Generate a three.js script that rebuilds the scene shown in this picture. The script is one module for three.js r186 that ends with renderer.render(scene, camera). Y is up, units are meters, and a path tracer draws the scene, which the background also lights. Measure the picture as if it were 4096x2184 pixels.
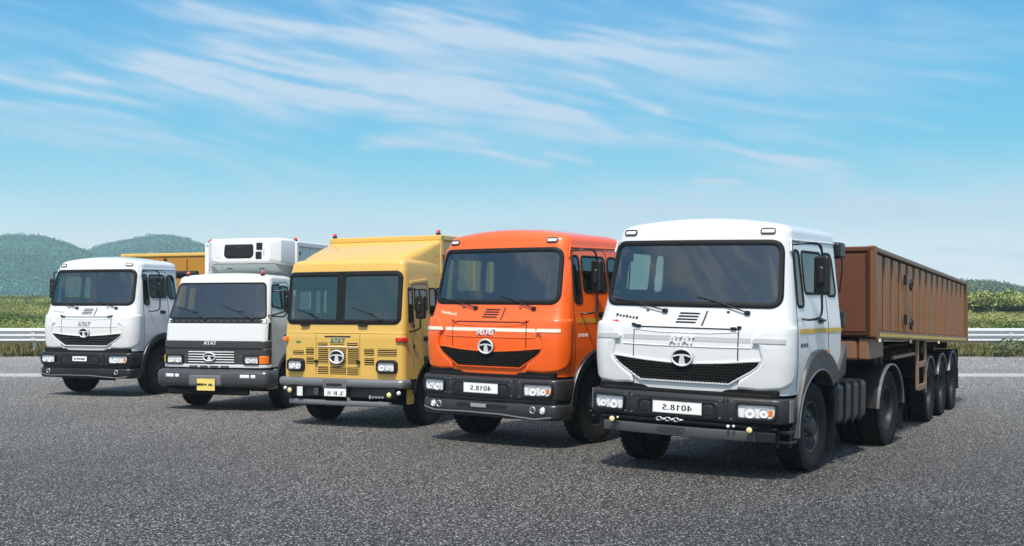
import * as THREE from 'three';
import { RoundedBoxGeometry } from 'three/addons/geometries/RoundedBoxGeometry.js';
import { mergeGeometries, toCreasedNormals } from 'three/addons/utils/BufferGeometryUtils.js';
import { ImprovedNoise } from 'three/addons/math/ImprovedNoise.js';
import { FontLoader } from 'three/addons/loaders/FontLoader.js';
import { TextGeometry } from 'three/addons/geometries/TextGeometry.js';

// ------------------------------------------------------------------ camera, sky, sun, exposure
const scene = new THREE.Scene();
const camera = new THREE.PerspectiveCamera(26.16, 1024 / 546, 0.1, 6000);
camera.position.set(0, 1.9, 0);
camera.rotation.x = THREE.MathUtils.degToRad(1.68);
const renderer = new THREE.WebGLRenderer({ antialias: true });
renderer.setSize(1024, 546);
renderer.toneMapping = THREE.LinearToneMapping;
renderer.toneMappingExposure = 1.12;
renderer.shadowMap.enabled = true;

const noise = new ImprovedNoise();
const fbm = (x, y, z, o) => { let s = 0, a = .5, f = 1; for (let i = 0; i < o; i++) { s += a * noise.noise(x * f + i * 7.3, y * f + i * 3.1, z * f); a *= .5; f *= 2.03; } return s; };
const lin = (r, g, b) => [r, g, b].map(v => { v /= 255; return v <= .04045 ? v / 12.92 : ((v + .055) / 1.055) ** 2.4; });
const sstep = (a, b, x) => { const t = Math.min(1, Math.max(0, (x - a) / (b - a))); return t * t * (3 - 2 * t); };
const rng = seed => () => { seed |= 0; seed = seed + 0x6D2B79F5 | 0; let t = Math.imul(seed ^ seed >>> 15, 1 | seed); t = t + Math.imul(t ^ t >>> 7, 61 | t) ^ t; return ((t ^ t >>> 14) >>> 0) / 4294967296; };

const SUN = new THREE.Vector3(-.13, .86, .52).normalize();
{ // the sky: clear blue with high cirrus, streaks drifting down to the right
  const W = 2048, H = 2048, data = new Float32Array(W * H * 4);
  const ramp = [[-90, lin(150, 160, 165)], [-2, lin(210, 226, 234)], [0, lin(250, 254, 255)], [2.4, lin(246, 252, 255)], [3.8, lin(206, 236, 246)], [6, lin(148, 216, 240)], [7.8, lin(112, 202, 237)], [10, lin(102, 193, 236)], [14, lin(92, 176, 230)], [22, lin(88, 160, 222)], [45, lin(66, 130, 205)], [90, lin(50, 108, 190)]];
  const bands = [ // polylines of the cirrus, as seen on a plane ahead of the viewer: points, half width, strength
    [[[-60, 150], [130, 182], [450, 218], [700, 262], [1000, 245], [1300, 258], [1500, 290], [1700, 335], [1900, 400], [2110, 437]], 34, .85],
    [[[380, 180], [600, 215], [850, 225], [1150, 225], [1400, 262]], 52, .72],
    [[[920, 362], [1040, 352], [1150, 358], [1250, 382], [1370, 413]], 15, .95],
    [[[-20, 188], [80, 214], [200, 236], [420, 262]], 12, .85], [[[-20, 150], [110, 186], [265, 213]], 13, .85], [[[-60, 260], [200, 275], [420, 300]], 22, .4],
    [[[810, -6], [900, 42], [1100, 75], [1300, 106], [1495, 147]], 17, .55], [[[990, 18], [1130, 50]], 13, .6],
    [[[1400, 190], [1500, 205], [1580, 250], [1660, 285]], 14, .6], [[[1000, 300], [1200, 330], [1450, 345], [1650, 330]], 36, .6],
    [[[1540, 520], [1700, 522], [1860, 548]], 22, .6], [[[1610, 497], [1770, 490]], 10, .5], [[[1755, 452], [1860, 456]], 8, .8], [[[1800, 560], [2200, 530], [2500, 525]], 30, .4],
    [[[420, 120], [800, 130], [1200, 70], [1500, 80], [1900, 90]], 85, .62], [[[470, 10], [760, 80]], 24, .5],
    [[[1380, 380], [1480, 402]], 10, .6], [[[1250, 575], [1800, 545], [2650, 510]], 60, .42], [[[1500, 470], [2000, 480]], 30, .3], [[[1500, 130], [1800, 200], [2050, 300]], 60, .25], [[[2050, 610], [2300, 650], [2620, 660]], 46, .6], [[[-50, 330], [300, 350], [700, 330]], 40, .3], [[[1900, 330], [2200, 380], [2600, 420]], 50, .12],
  ];
  const seg = (px, py, a, b) => { const dx = b[0] - a[0], dy = b[1] - a[1]; const t = Math.min(1, Math.max(0, ((px - a[0]) * dx + (py - a[1]) * dy) / (dx * dx + dy * dy))); return Math.hypot((px - a[0] - dx * t) * .8, py - a[1] - dy * t); };
  const cloud = lin(200, 220, 240), F = 2956;
  for (let j = 0; j < H; j++) {
    const el = (j + .5) / H * Math.PI - Math.PI / 2, sy = Math.sin(el), cy = Math.cos(el), deg = el * 180 / Math.PI;
    let k = 0; while (k < ramp.length - 2 && ramp[k + 1][0] < deg) k++;
    const f = Math.min(1, Math.max(0, (deg - ramp[k][0]) / (ramp[k + 1][0] - ramp[k][0]))), base = ramp[k][1].map((v, i) => v + (ramp[k + 1][1][i] - v) * f);
    for (let i = 0; i < W; i++) {
      const o = (j * W + i) * 4, ph = ((i + .5) / W - .5) * 2 * Math.PI, dx = Math.cos(ph) * cy, dz = Math.sin(ph) * cy;
      let c = 0;
      if (deg > -1) {
        const sh = sy + .2 * dx, w = fbm(dx * 3 + 5, sh * 9, dz * 3, 3) * .5;
        const fine = fbm(dx * 6 + w, (sh + w * .08) * 60, dz * 6, 5) + .6 * fbm(dx * 16 + 2, (sh + w * .05) * 150, dz * 16, 4), coarse = fbm(dx * 2.2 + 3, sh * 12 + w, dz * 2.2, 4);
        c = sstep(-.05, .55, coarse * 1.1 + fine * .45) * .42 * sstep(0, 4, deg);
        if (!(dz < -.2 && deg < 17)) c = Math.max(c, sstep(-.12, .42, coarse * 1.3 + fine * .5) * .85 * sstep(-1, 3, deg)); else {  // cloud thickened out of view to whiten light and window reflections
          const px = 1288 + dx / -dz * F, py = 773.6 - sy / -dz * F + fine * 26 + coarse * 22;
          let bsum = 0;
          for (const [pts, hw, s] of bands) { let d = 1e9; for (let q = 0; q < pts.length - 1; q++) d = Math.min(d, seg(px, py, pts[q], pts[q + 1])); if (d < hw * 3) bsum += s * Math.exp(-d * d / (hw * hw)) * Math.min(1.1, Math.max(.22, .7 + fine * 2.0)); }
          c = Math.min(.9, c * .85 + bsum * .9);
        }
      }
      const ang = Math.max(0, dx * SUN.x + sy * SUN.y + dz * SUN.z), glow = .8 * ang ** 3 + 1.6 * ang ** 60, side = 1 + .04 * dx;
      for (let q = 0; q < 3; q++) data[o + q] = (base[q] * (1 - c) + cloud[q] * c) * .91 * (q === 0 ? side * (1 - .3 * Math.max(0, dx) * sstep(5, 13, deg)) : 1) + glow * (deg > 0 ? 1 : .2) * [1, .97, .9][q];
      data[o + 3] = 1;
    }
  }
  const sky = new THREE.DataTexture(data, W, H, THREE.RGBAFormat, THREE.FloatType);
  sky.mapping = THREE.EquirectangularReflectionMapping; sky.magFilter = THREE.LinearFilter; sky.needsUpdate = true;
  scene.background = sky; scene.environment = sky;
}
scene.environmentIntensity = 1; scene.backgroundIntensity = 1;
const sun = new THREE.DirectionalLight(new THREE.Color(1, .92, .81), 4.3);
sun.position.copy(SUN).multiplyScalar(80); sun.position.z -= 25; sun.target.position.set(0, 0, -25);
sun.castShadow = true; sun.shadow.radius = 10; sun.shadow.mapSize.set(4096, 4096);
Object.assign(sun.shadow.camera, { left: -40, right: 40, top: 40, bottom: -40, near: 1, far: 200 });
scene.add(sun, sun.target);
scene.fog = new THREE.FogExp2(new THREE.Color(.76, .98, 1), .0005);

// ------------------------------------------------------------------ helpers
const V = (x, y, z) => new THREE.Vector3(x, y, z);
const nameCount = {};
const numbered = n => { const k = nameCount[n] = (nameCount[n] ?? -1) + 1; return k ? `${n}_${String(k).padStart(3, '0')}` : n; };
function std(name, c, rough = .5, metal = 0, extra = {}) { const m = new THREE.MeshPhysicalMaterial({ roughness: rough, metalness: metal, ...extra }); m.color.setRGB(...(Array.isArray(c) ? c : [c, c, c])); m.name = name; return m; }
function clean(g) {
  if (g.index) g = g.toNonIndexed();
  for (const k of Object.keys(g.attributes)) if (!['position', 'normal', 'uv'].includes(k)) g.deleteAttribute(k);
  if (!g.attributes.normal) g.computeVertexNormals();
  if (!g.attributes.uv) g.setAttribute('uv', new THREE.BufferAttribute(new Float32Array(g.attributes.position.count * 2), 2));
  g.morphAttributes = {}; g.groups = [];
  return g;
}
const merge = l => { l = (Array.isArray(l) ? l : [l]).flat(Infinity).filter(Boolean).map(clean); return l.length === 1 ? l[0] : mergeGeometries(l); };
function part(parent, name, geo, material, label) {
  const m = new THREE.Mesh(merge(geo), material); m.name = name; m.castShadow = m.receiveShadow = true;
  if (label) m.userData.label = label;
  parent.add(m); return m;
}
function each(parent, name, geos, material, label) { return [geos].flat(Infinity).filter(Boolean).map(g => part(parent, name, g, material, label)); }
function tiny(m) { m.userData.kind = 'stuff'; return m; }
function thing(name, label, category, group) { const o = new THREE.Group(); o.name = numbered(name); o.userData = { label, category }; if (group) o.userData.group = group; scene.add(o); return o; }
function struct(name, geo, material, kind = 'structure', label) { const m = new THREE.Mesh(geo, material); m.name = numbered(name); m.userData.kind = kind; if (label) m.userData.label = label; m.receiveShadow = m.castShadow = true; scene.add(m); return m; }
const bx = (w, h, d, x = 0, y = 0, z = 0, r = .012, rx = 0, ry = 0, rz = 0) => { const g = new RoundedBoxGeometry(w, h, d, 2, Math.min(r, w / 2.1, h / 2.1, d / 2.1)); if (rx) g.rotateX(rx); if (ry) g.rotateY(ry); if (rz) g.rotateZ(rz); return g.translate(x, y, z); };
const cyl = (r1, r2, h, x = 0, y = 0, z = 0, axis = 'y', seg = 20) => { const g = new THREE.CylinderGeometry(r1, r2, h, seg); if (axis === 'x') g.rotateZ(-Math.PI / 2); if (axis === 'z') g.rotateX(Math.PI / 2); return g.translate(x, y, z); };
const tube = (pts, r, closed = false, seg = 0, rad = 7, smooth = true) => { pts = pts.map(p => p.isVector3 ? p : V(...p)); const c = smooth ? new THREE.CatmullRomCurve3(pts, closed, 'centripetal') : (() => { const cp = new THREE.CurvePath(); for (let i = 0; i < pts.length - 1; i++) cp.add(new THREE.LineCurve3(pts[i], pts[i + 1])); return cp; })(); return new THREE.TubeGeometry(c, seg || Math.max(8, pts.length * 4), r, rad, closed); };
const lathe = (p, seg = 36) => new THREE.LatheGeometry(p.map(q => new THREE.Vector2(...q)), seg);
const dense = (poly, step = .04, closed = true) => { const o = []; const n = poly.length; for (let i = 0; i < (closed ? n : n - 1); i++) { const a = poly[i], b = poly[(i + 1) % n], k = Math.max(1, Math.ceil(Math.hypot(b[0] - a[0], b[1] - a[1]) / step)); for (let j = 0; j < k; j++) o.push([a[0] + (b[0] - a[0]) * j / k, a[1] + (b[1] - a[1]) * j / k]); } if (!closed) o.push(poly[n - 1]); return o; };
const rr = (u0, v0, u1, v1, r, n = 6) => { const o = []; for (const [cu, cv, a0] of [[u1 - r, v0 + r, -90], [u1 - r, v1 - r, 0], [u0 + r, v1 - r, 90], [u0 + r, v0 + r, 180]]) for (let i = 0; i <= n; i++) { const a = (a0 + 90 * i / n) * Math.PI / 180; o.push([cu + r * Math.cos(a), cv + r * Math.sin(a)]); } return o; };
// quadrilateral with rounded corners (corners counter-clockwise)
const rq = (c, r, n = 5) => { const o = [], N = c.length; for (let i = 0; i < N; i++) { const p = c[i], a = c[(i + N - 1) % N], b = c[(i + 1) % N]; const la = Math.hypot(a[0] - p[0], a[1] - p[1]), lb = Math.hypot(b[0] - p[0], b[1] - p[1]), k = Math.min(r, la / 2.2, lb / 2.2); const s = [p[0] + (a[0] - p[0]) * k / la, p[1] + (a[1] - p[1]) * k / la], e = [p[0] + (b[0] - p[0]) * k / lb, p[1] + (b[1] - p[1]) * k / lb]; for (let j = 0; j <= n; j++) { const t = j / n, u = 1 - t; o.push([u * u * s[0] + 2 * u * t * p[0] + t * t * e[0], u * u * s[1] + 2 * u * t * p[1] + t * t * e[1]]); } } return o; };
const mirror = poly => poly.map(([a, b]) => [-a, b]).reverse();
const inside = (poly, x, y) => { let c = false; for (let i = 0, j = poly.length - 1; i < poly.length; j = i++) { const [xi, yi] = poly[i], [xj, yj] = poly[j]; if ((yi > y) !== (yj > y) && x < (xj - xi) * (y - yi) / (yj - yi) + xi) c = !c; } return c; };
const area2 = p => { let s = 0; p.forEach((a, i) => { const b = p[(i + 1) % p.length]; s += a[0] * b[1] - b[0] * a[1]; }); return s; };
function offsetPoly(p, d) { const n = p.length, sg = Math.sign(area2(p)); return p.map((q, i) => { const a = p[(i + n - 1) % n], b = p[(i + 1) % n]; let tx = b[0] - a[0], ty = b[1] - a[1]; const l = Math.hypot(tx, ty) || 1; return [q[0] + sg * ty / l * d, q[1] - sg * tx / l * d]; }); }
function grid(P, nu, nv, closeU = false, crease = .7) { // P(i, j) -> Vector3
  const pos = [], idx = [], uv = [], w = nu + 1;
  for (let j = 0; j <= nv; j++) for (let i = 0; i <= nu; i++) { const p = P(i, j); pos.push(p.x, p.y, p.z); uv.push(i / nu, j / nv); }
  for (let j = 0; j < nv; j++) for (let i = 0; i < nu; i++) { const a = j * w + i; idx.push(a, a + 1, a + w + 1, a, a + w + 1, a + w); }
  const g = new THREE.BufferGeometry(); g.setAttribute('position', new THREE.Float32BufferAttribute(pos, 3)); g.setAttribute('uv', new THREE.Float32BufferAttribute(uv, 2)); g.setIndex(idx);
  return toCreasedNormals(g, crease);
}
// a raised (or flush) panel with bevelled edges laid on a surface map(u, v, d)
function patch(map, poly, d1 = .004, d0 = -.004, bev = 0, step = .05, rings = 0) {
  const p = dense(poly, step); let cx = 0, cy = 0; const A = area2(p); p.forEach((a, i) => { const b = p[(i + 1) % p.length], c = a[0] * b[1] - b[0] * a[1]; cx += (a[0] + b[0]) * c; cy += (a[1] + b[1]) * c; }); cx /= 3 * A; cy /= 3 * A;
  const pb = bev ? offsetPoly(p, -bev) : p, L = []; if (d0 !== d1) L.push([p, d0, 1]); L.push([p, d1 - bev * .6, 1]); if (bev) L.push([pb, d1, 1]);
  const ext = Math.max(...p.map(q => Math.hypot(q[0] - cx, q[1] - cy))), R = rings || Math.max(2, Math.ceil(ext / .12));
  for (let k = 1; k <= R; k++) L.push([pb, d1, 1 - k / R]);
  const sg = A > 0 ? 1 : -1;
  return grid((i, j) => { const [q, d, s] = L[j], a = q[(sg > 0 ? i : p.length - i) % p.length]; return map(cx + (a[0] - cx) * s, cy + (a[1] - cy) * s, d); }, p.length, L.length - 1, true, .6);
}
// a ribbon of rounded section that follows a closed outline on a surface
function band(map, poly, wIn, wOut, h, step = .04) {
  const p = dense(poly, step), prof = [[wOut, -.004], [wOut, h * .5], [wOut - (wIn + wOut) * .22, h], [-wIn + (wIn + wOut) * .22, h], [-wIn, h * .5], [-wIn, -.01]], O = prof.map(([o]) => offsetPoly(p, o)), sg = area2(p) > 0;
  return grid((i, j) => { const k = (sg ? i : p.length - i) % p.length; return map(O[j][k][0], O[j][k][1], prof[j][1]); }, p.length, prof.length - 1, true, .9);
}
const line = (map, pts, r, d = 0, step = .06) => tube(dense(pts, step, false).map(([u, v]) => map(u, v, d)), r, false, 0, 6, true);
const font = await new FontLoader().loadAsync('fonts/droid/droid_sans_bold.typeface.json');
function text(str, size, depth, flip = false, wide = 1) { const g = new TextGeometry(str, { font, size, depth, curveSegments: 4, bevelEnabled: false }); g.computeBoundingBox(); const b = g.boundingBox; g.translate(-(b.max.x + b.min.x) / 2, -(b.max.y + b.min.y) / 2, 0); if (wide !== 1) g.scale(wide, 1, 1); return flip ? flipX(g) : g; }
function flipX(g) { g = clean(g.clone()); const p = g.attributes.position, n = g.attributes.normal; for (let i = 0; i < p.count; i++) { p.setX(i, -p.getX(i)); n.setX(i, -n.getX(i)); } for (let i = 0; i < p.count; i += 3) for (const a of [p, n, g.attributes.uv]) for (let k = 0; k < a.itemSize; k++) { const t = a.array[(i + 1) * a.itemSize + k]; a.array[(i + 1) * a.itemSize + k] = a.array[(i + 2) * a.itemSize + k]; a.array[(i + 2) * a.itemSize + k] = t; } return g; }
// wraps flat geometry (x, y, z) round a surface
function wrap(g, map, u, v, d) { g = clean(g.clone()); const p = g.attributes.position; for (let i = 0; i < p.count; i++) { const q = map(u + p.getX(i), v + p.getY(i), d + p.getZ(i)); p.setXYZ(i, q.x, q.y, q.z); } g.computeVertexNormals(); return g; }

// ------------------------------------------------------------------ materials
const NT = (() => { // fine grain for roughness and relief
  const r = rng(5), n = 256, d = new Uint8Array(n * n * 4); for (let i = 0; i < n * n; i++) { const x = i % n, y = i / n | 0; const v = 150 + 60 * fbm(x / 32, y / 32, 3, 4) + 40 * (r() - .5); d.set([v, v, v, 255], i * 4); }
  const t = new THREE.DataTexture(d, n, n); t.wrapS = t.wrapT = THREE.RepeatWrapping; t.magFilter = THREE.LinearFilter; t.needsUpdate = true; return t; })();
const M = {
  nuts: std('worn_steel_nuts', [.16, .16, .165], .45, .4), mesh: std('grille_mesh', .014, .6, 0, { specularIntensity: .35 }),
  white: std('white_paint', [.69, .69, .685], .3, 0, { clearcoat: .7, clearcoatRoughness: .08 }),
  orange: std('orange_paint', [.9, .118, .005], .32, 0, { clearcoat: .7, clearcoatRoughness: .08 }),
  yellow: std('yellow_paint', [.67, .415, .088], .36, 0, { clearcoat: .5, clearcoatRoughness: .12 }),
  amberBody: std('amber_yellow_paint', [.42, .2, .02], .5),
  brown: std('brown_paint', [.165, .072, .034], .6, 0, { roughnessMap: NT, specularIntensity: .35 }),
  brownLit: std('side_brown_paint', [.25, .098, .034], .65, 0, { roughnessMap: NT, specularIntensity: .3 }), brownShade: std('recess_brown', [.05, .023, .012], .8, 0, { specularIntensity: .2 }), brownFront: std('red_brown_paint', [.115, .045, .026], .6, 0, { roughnessMap: NT, specularIntensity: .35 }),  // rib brown brightened as if sunlit, recess brown darkened as if shaded
  black: std('black_plastic', .01, .35), dark: std('dark_grey_plastic', .022, .38), mid: std('grey_plastic', .06, .45),
  bumper: std('charcoal_bumper', .03, .3, .1), bumperLight: std('grey_bumper_steel', [.17, .17, .175], .4, .3), steel: std('painted_steel_grey', [.22, .22, .225], .38, .5),
  rubber: std('rubber', .009, .6, 0, { specularIntensity: .5 }), tyre: std('tyre_rubber', .012, .75, 0, { specularIntensity: .4 }), rim: std('dark_rim_steel', .03, .5, .3), chassis: std('chassis_black', .008, .65, 0, { specularIntensity: .3 }),
  chrome: std('chrome', [.78, .79, .8], .18, 1), reflector: std('lamp_reflector', [.88, .88, .88], .4, 0), bowl: std('bowl_silver', [.74, .75, .76], .4, .3), satin: std('satin_silver', [.62, .63, .64], .35, .8),
  glass: std('tinted_glass', [.46, .58, .54], 0, 0, { transmission: 1, thickness: 0, ior: 2.1 }),
  lens: std('clear_lens', [.95, .95, .95], .02, 0, { transmission: 1, thickness: 0, ior: 1.5 }),
  amber: std('amber_lens', [.85, .2, .01], .15, 0, { clearcoat: 1 }), red: std('red_lens', [.6, .02, .01], .15, 0, { clearcoat: 1 }),
  interior: std('cab_lining', [.07, .08, .077], .8), seat: std('seat_fabric', [.05, .055, .06], .9),
  greyDecal: std('grey_decal', [.46, .465, .47], .35), yellowTape: std('yellow_reflective_tape', [.62, .4, .04], .4), cream: std('cream_decal', [.82, .74, .6], .35),
  lampWhite: std('frosted_white_lens', .8, .25, 0, { clearcoat: 1 }), fogYellow: std('pale_yellow_lens', [.8, .68, .3], .2, 0, { clearcoat: 1 }),
  slot: std('slot_black', .006, .8), plate: std('plate_white', .78, .45), plateYellow: std('plate_yellow', [.78, .6, .16], .45), ink: std('plate_ink', .012, .5),
  greyPanel: std('grey_grille_plastic', [.05, .05, .052], .4, .1), reefer: std('reefer_white', .74, .42), boxWhite: std('box_white_panel', [.66, .67, .68], .45),
  redMark: std('red_mark', [.55, .02, .02], .4), greenMark: std('green_mark', [.06, .22, .1], .5), blueText: std('blue_grey_lettering', [.12, .24, .26], .4),
};

// ------------------------------------------------------------------ vehicle surfaces
const interp = (t, y) => { if (y <= t[0][0]) return t[0][1]; for (let i = 0; i < t.length - 1; i++) if (y <= t[i + 1][0]) { let f = (y - t[i][0]) / (t[i + 1][0] - t[i][0]); return t[i][1] + (t[i + 1][1] - t[i][1]) * f; } return t[t.length - 1][1]; };
const smoothTab = (t, k = .05) => y => (interp(t, y - k) + interp(t, y - k / 2) + interp(t, y) * 2 + interp(t, y + k / 2) + interp(t, y + k)) / 6;
function surface(zt, wt, bow, rc) { // the bowed front, rounded corners and sides of a cab: front(u, v, d) and side(z, v, d)
  const zf = smoothTab(zt), wf = smoothTab(wt);
  const at = (u, v, inset = 0) => { const w = wf(v) - inset, s = Math.sign(u) || 1, a = Math.abs(u), cx = w - rc, Z = zf(v) - inset; if (a <= cx) return V(u, v, Z - bow * (u / w) ** 2); const zc = Z - bow * (cx / w) ** 2, t = (a - cx) / rc; if (t <= Math.PI / 2) return V(s * (cx + rc * Math.sin(t)), v, zc - rc * (1 - Math.cos(t))); return V(s * w, v, zc - rc - (a - cx - rc * Math.PI / 2)); };
  const front = (u, v, d = 0) => { const p = at(u, v); if (!d) return p; const e = .004, a = at(u + e, v).sub(at(u - e, v)), b = at(u, v + e).sub(at(u, v - e)); return p.addScaledVector(a.cross(b).normalize(), d); };
  const side = sg => (z, v, d = 0) => V(sg * (wf(v) + d), v, z);
  const zc = v => { const w = wf(v), cx = w - rc; return zf(v) - bow * (cx / w) ** 2 - rc; };
  return { at, front, side, zf, wf, zc, bow, rc };
}
// The skin of a cab: one smooth grid cut into named panels. classify(face, a, b, p) gives a panel's name, or null for an opening.
function cabSkin(S, { y0, ys, rr: ri, hr, crown, zb, rb = .12, arch = 0, holes, names }) {
  const rows = []; for (let y = y0; y < ys - 1e-6; y += .022) rows.push([y, 0, y, 1, 0]); for (let k = 0; k <= 8; k++) { const f = k / 8 * Math.PI / 2; rows.push([ys, ri * (1 - Math.cos(f)), ys + hr * Math.sin(f), 1, 0]); } for (let k = 1; k <= 8; k++) { const s = 1 - k / 8; rows.push([ys, ri, ys + hr, s, crown * (1 - s * s)]); }
  const NF = 70, NC = 10, NS = Math.ceil(Math.abs(zb) / .022), NR = 5, NB = 10, cols = [];
  for (let i = 0; i <= NB; i++) cols.push(['b', -i / NB]); for (let i = 1; i <= NR; i++) cols.push(['r', -1, i / NR]); for (let i = NS - 1; i >= 0; i--) cols.push(['s', -1, i / NS]); for (let i = NC - 1; i >= 0; i--) cols.push(['c', -1, i / NC]);
  for (let i = 1; i < NF; i++) cols.push(['f', -1 + 2 * i / NF]);
  for (let i = 0; i < NC; i++) cols.push(['c', 1, i / NC]); cols.push(['c', 1, 1]); for (let i = 1; i <= NS; i++) cols.push(['s', 1, i / NS]); for (let i = NR; i >= 1; i--) cols.push(['r', 1, i / NR]); for (let i = NB; i >= 0; i--) cols.push(['b', i / NB]);
  const zm = (S.zf(ys) + zb) / 2;
  const P = (col, [y, ins, Y, sc, up]) => {
    const w = S.wf(y) - ins, cx = w - S.rc, Zb = zb + ins, zc = S.zf(y) - ins - S.bow * (cx / w) ** 2 - S.rc; let x, z; const [t, a, b] = col;
    if (t === 'b') { x = a * (w - rb); z = Zb; } else if (t === 'r') { const q = b * Math.PI / 2; x = a * (w - rb + rb * Math.sin(q)); z = Zb + rb * (1 - Math.cos(q)); } else if (t === 's') { x = a * w; z = zc + (Zb + rb - zc) * b; } else if (t === 'c') { const q = b * Math.PI / 2; x = a * (cx + S.rc * Math.sin(q)); z = zc + S.rc * Math.cos(q); } else { x = a * cx; z = S.zf(y) - ins - S.bow * (x / w) ** 2; }
    return V(x * sc, Y + up + arch * (1 - (x * sc / w) ** 2) * sstep(ys - .16, ys, y) * (.25 + .75 * sstep(ys - .02, ys + hr, Y)), zm + (z - zm) * sc);
  };
  const W = cols.length, pos = [], idx = []; for (const r of rows) for (const c of cols) { const p = P(c, r); pos.push(p.x, p.y, p.z); }
  for (let j = 0; j < rows.length - 1; j++) for (let i = 0; i < W - 1; i++) { const a = j * W + i; idx.push([a, a + 1, a + W + 1, a + W, i, j]); }
  const g = new THREE.BufferGeometry(); g.setAttribute('position', new THREE.Float32BufferAttribute(pos, 3)); g.setIndex(idx.flatMap(([a, b, c, d]) => [a, b, c, a, c, d])); g.computeVertexNormals();
  const nor = g.attributes.normal.array, out = {}, lining = { p: [], n: [] };
  for (const [a, b, c, d, i, j] of idx) {
    const ctr = V(0, 0, 0); for (const k of [a, b, c, d]) ctr.add(V(pos[k * 3], pos[k * 3 + 1], pos[k * 3 + 2])); ctr.multiplyScalar(.25);
    const t = cols[i][0] === 'c' && cols[i + 1][0] === 's' ? 's' : cols[i][0], roof = rows[j][1] > 0, face = roof ? 'roof' : t === 's' || cols[i + 1][0] === 's' ? (ctr.x > 0 ? 'right' : 'left') : t === 'f' || t === 'c' || cols[i + 1][0] === 'f' ? 'front' : 'back';
    if (holes(face, ctr)) continue;
    const n = names(face, ctr) || 'cab_body', o = out[n] ??= { p: [], n: [], uv: [] };
    for (const k of [a, b, c, a, c, d]) { o.p.push(pos[k * 3], pos[k * 3 + 1], pos[k * 3 + 2]); o.n.push(nor[k * 3], nor[k * 3 + 1], nor[k * 3 + 2]); o.uv.push(pos[k * 3] + pos[k * 3 + 2], pos[k * 3 + 1]); }
    for (const k of [a, c, b, a, d, c]) { for (let q = 0; q < 3; q++) { lining.p.push(pos[k * 3 + q] - nor[k * 3 + q] * .03); lining.n.push(-nor[k * 3 + q]); } }
  }
  const mk = o => { const q = new THREE.BufferGeometry(); q.setAttribute('position', new THREE.Float32BufferAttribute(o.p, 3)); q.setAttribute('normal', new THREE.Float32BufferAttribute(o.n, 3)); if (o.uv) q.setAttribute('uv', new THREE.Float32BufferAttribute(o.uv, 2)); return q; };
  return { panels: Object.fromEntries(Object.entries(out).map(([k, o]) => [k, mk(o)])), lining: mk(lining) };
}
// a bar with rounded section that wraps the front of a truck
function bar(S, v0, v1, U, d = .02, deep = .1, r = .02, N = 90) {
  const vm = (v0 + v1) / 2, prof = [[v1 - .002, -deep], [v1, d - r * 1.2], [v1 - r * .35, d - r * .3], [v1 - r, d], [vm, d], [v0 + r, d], [v0 + r * .35, d - r * .3], [v0, d - r * 1.2], [v0 + .002, -deep]];
  return grid((i, j) => S.front(-U + 2 * U * i / N, prof[8 - j][0], prof[8 - j][1]), N, prof.length - 1, false, .8);
}
function wheel(parent, r, w, x, z, side, dual = false, arch) {
  const o = new THREE.Group(); o.name = 'wheel'; parent.add(o); const rb = r * .57, h = w / 2;
  const tread = []; const nG = 4; for (let k = 0; k < nG; k++) { const a = -h * .74 + (k + .5) / nG * h * 1.48, g = h * .075; tread.push([r * .998, a - g * 1.25], [r * .972, a - g], [r * .972, a + g], [r * .998, a + g * 1.25]); }
  const tp = [[rb, -h * .72], [rb * 1.06, -h * .8], [r * .74, -h * .98], [r * .84, -h], [r * .93, -h * .95], [r * .975, -h * .86], [r * .995, -h * .78], ...tread, [r * .995, h * .78], [r * .975, h * .86], [r * .965, h * .9], [r * .93, h * .95], [r * .84, h], [r * .83, h * .985], [r * .74, h * .98], [rb * 1.06, h * .8], [rb, h * .72]];
  const T = [lathe(tp, 48)]; // shoulder lugs
  for (let i = 0; i < 44; i++) for (const s of [-1, 1]) { const a = (i + (s > 0 ? .5 : 0)) / 44 * Math.PI * 2; const b = new THREE.BoxGeometry(r * .03, w * .13, r * .085); b.translate(r * .974, s * h * .83, 0); b.rotateY(a); T.push(b); }
  const dish = dual ? [[rb * 1.02, h * .78], [rb * .95, h * .8], [rb * .92, h * .5], [rb * .86, -h * .2], [rb * .6, -h * .35], [rb * .55, -h * .3], [rb * .5, h * .05], [rb * .3, h * .15], [.001, h * .15]] : [[rb * 1.02, h * .78], [rb * .95, h * .82], [rb * .92, h * .6], [rb * .86, h * .25], [rb * .78, h * .3], [rb * .66, h * .52], [rb * .52, h * .55], [rb * .42, h * .55], [rb * .38, h * .9], [rb * .3, h * 1.0], [.001, h * 1.02]];
  const R = [lathe(dish, 40), lathe([[.001, -h * .7], [rb, -h * .7]], 24)], B = [], D = [];
  for (let i = 0; i < 10; i++) { const a = i / 10 * Math.PI * 2, c = cyl(r * .03, r * .035, h * .18, 0, 0, 0, 'y', 6); c.translate(rb * .47, h * (dual ? .1 : .62), 0); c.rotateY(a); B.push(c); const q = cyl(r * .045, r * .045, h * .05, 0, 0, 0, 'y', 12); q.scale(.75, 1, 1.3); q.translate(rb * .73, h * (dual ? -.25 : .43), 0); q.rotateY(a + .31); D.push(q); }
  const fit = l => l.map(g => { g = clean(g); g.rotateZ(-Math.PI / 2); if (side < 0) g.rotateY(Math.PI); return g; });
  part(o, 'tyre', fit(T), M.tyre); part(o, 'rim', fit(R), M.rim); tiny(part(o, 'wheel_nuts', fit(B), M.nuts)); tiny(part(o, 'hand_holes', fit(D), M.slot));
  o.position.set(x, r, z); o.rotation.x = x * 3.1 + z; return o;
}
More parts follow.
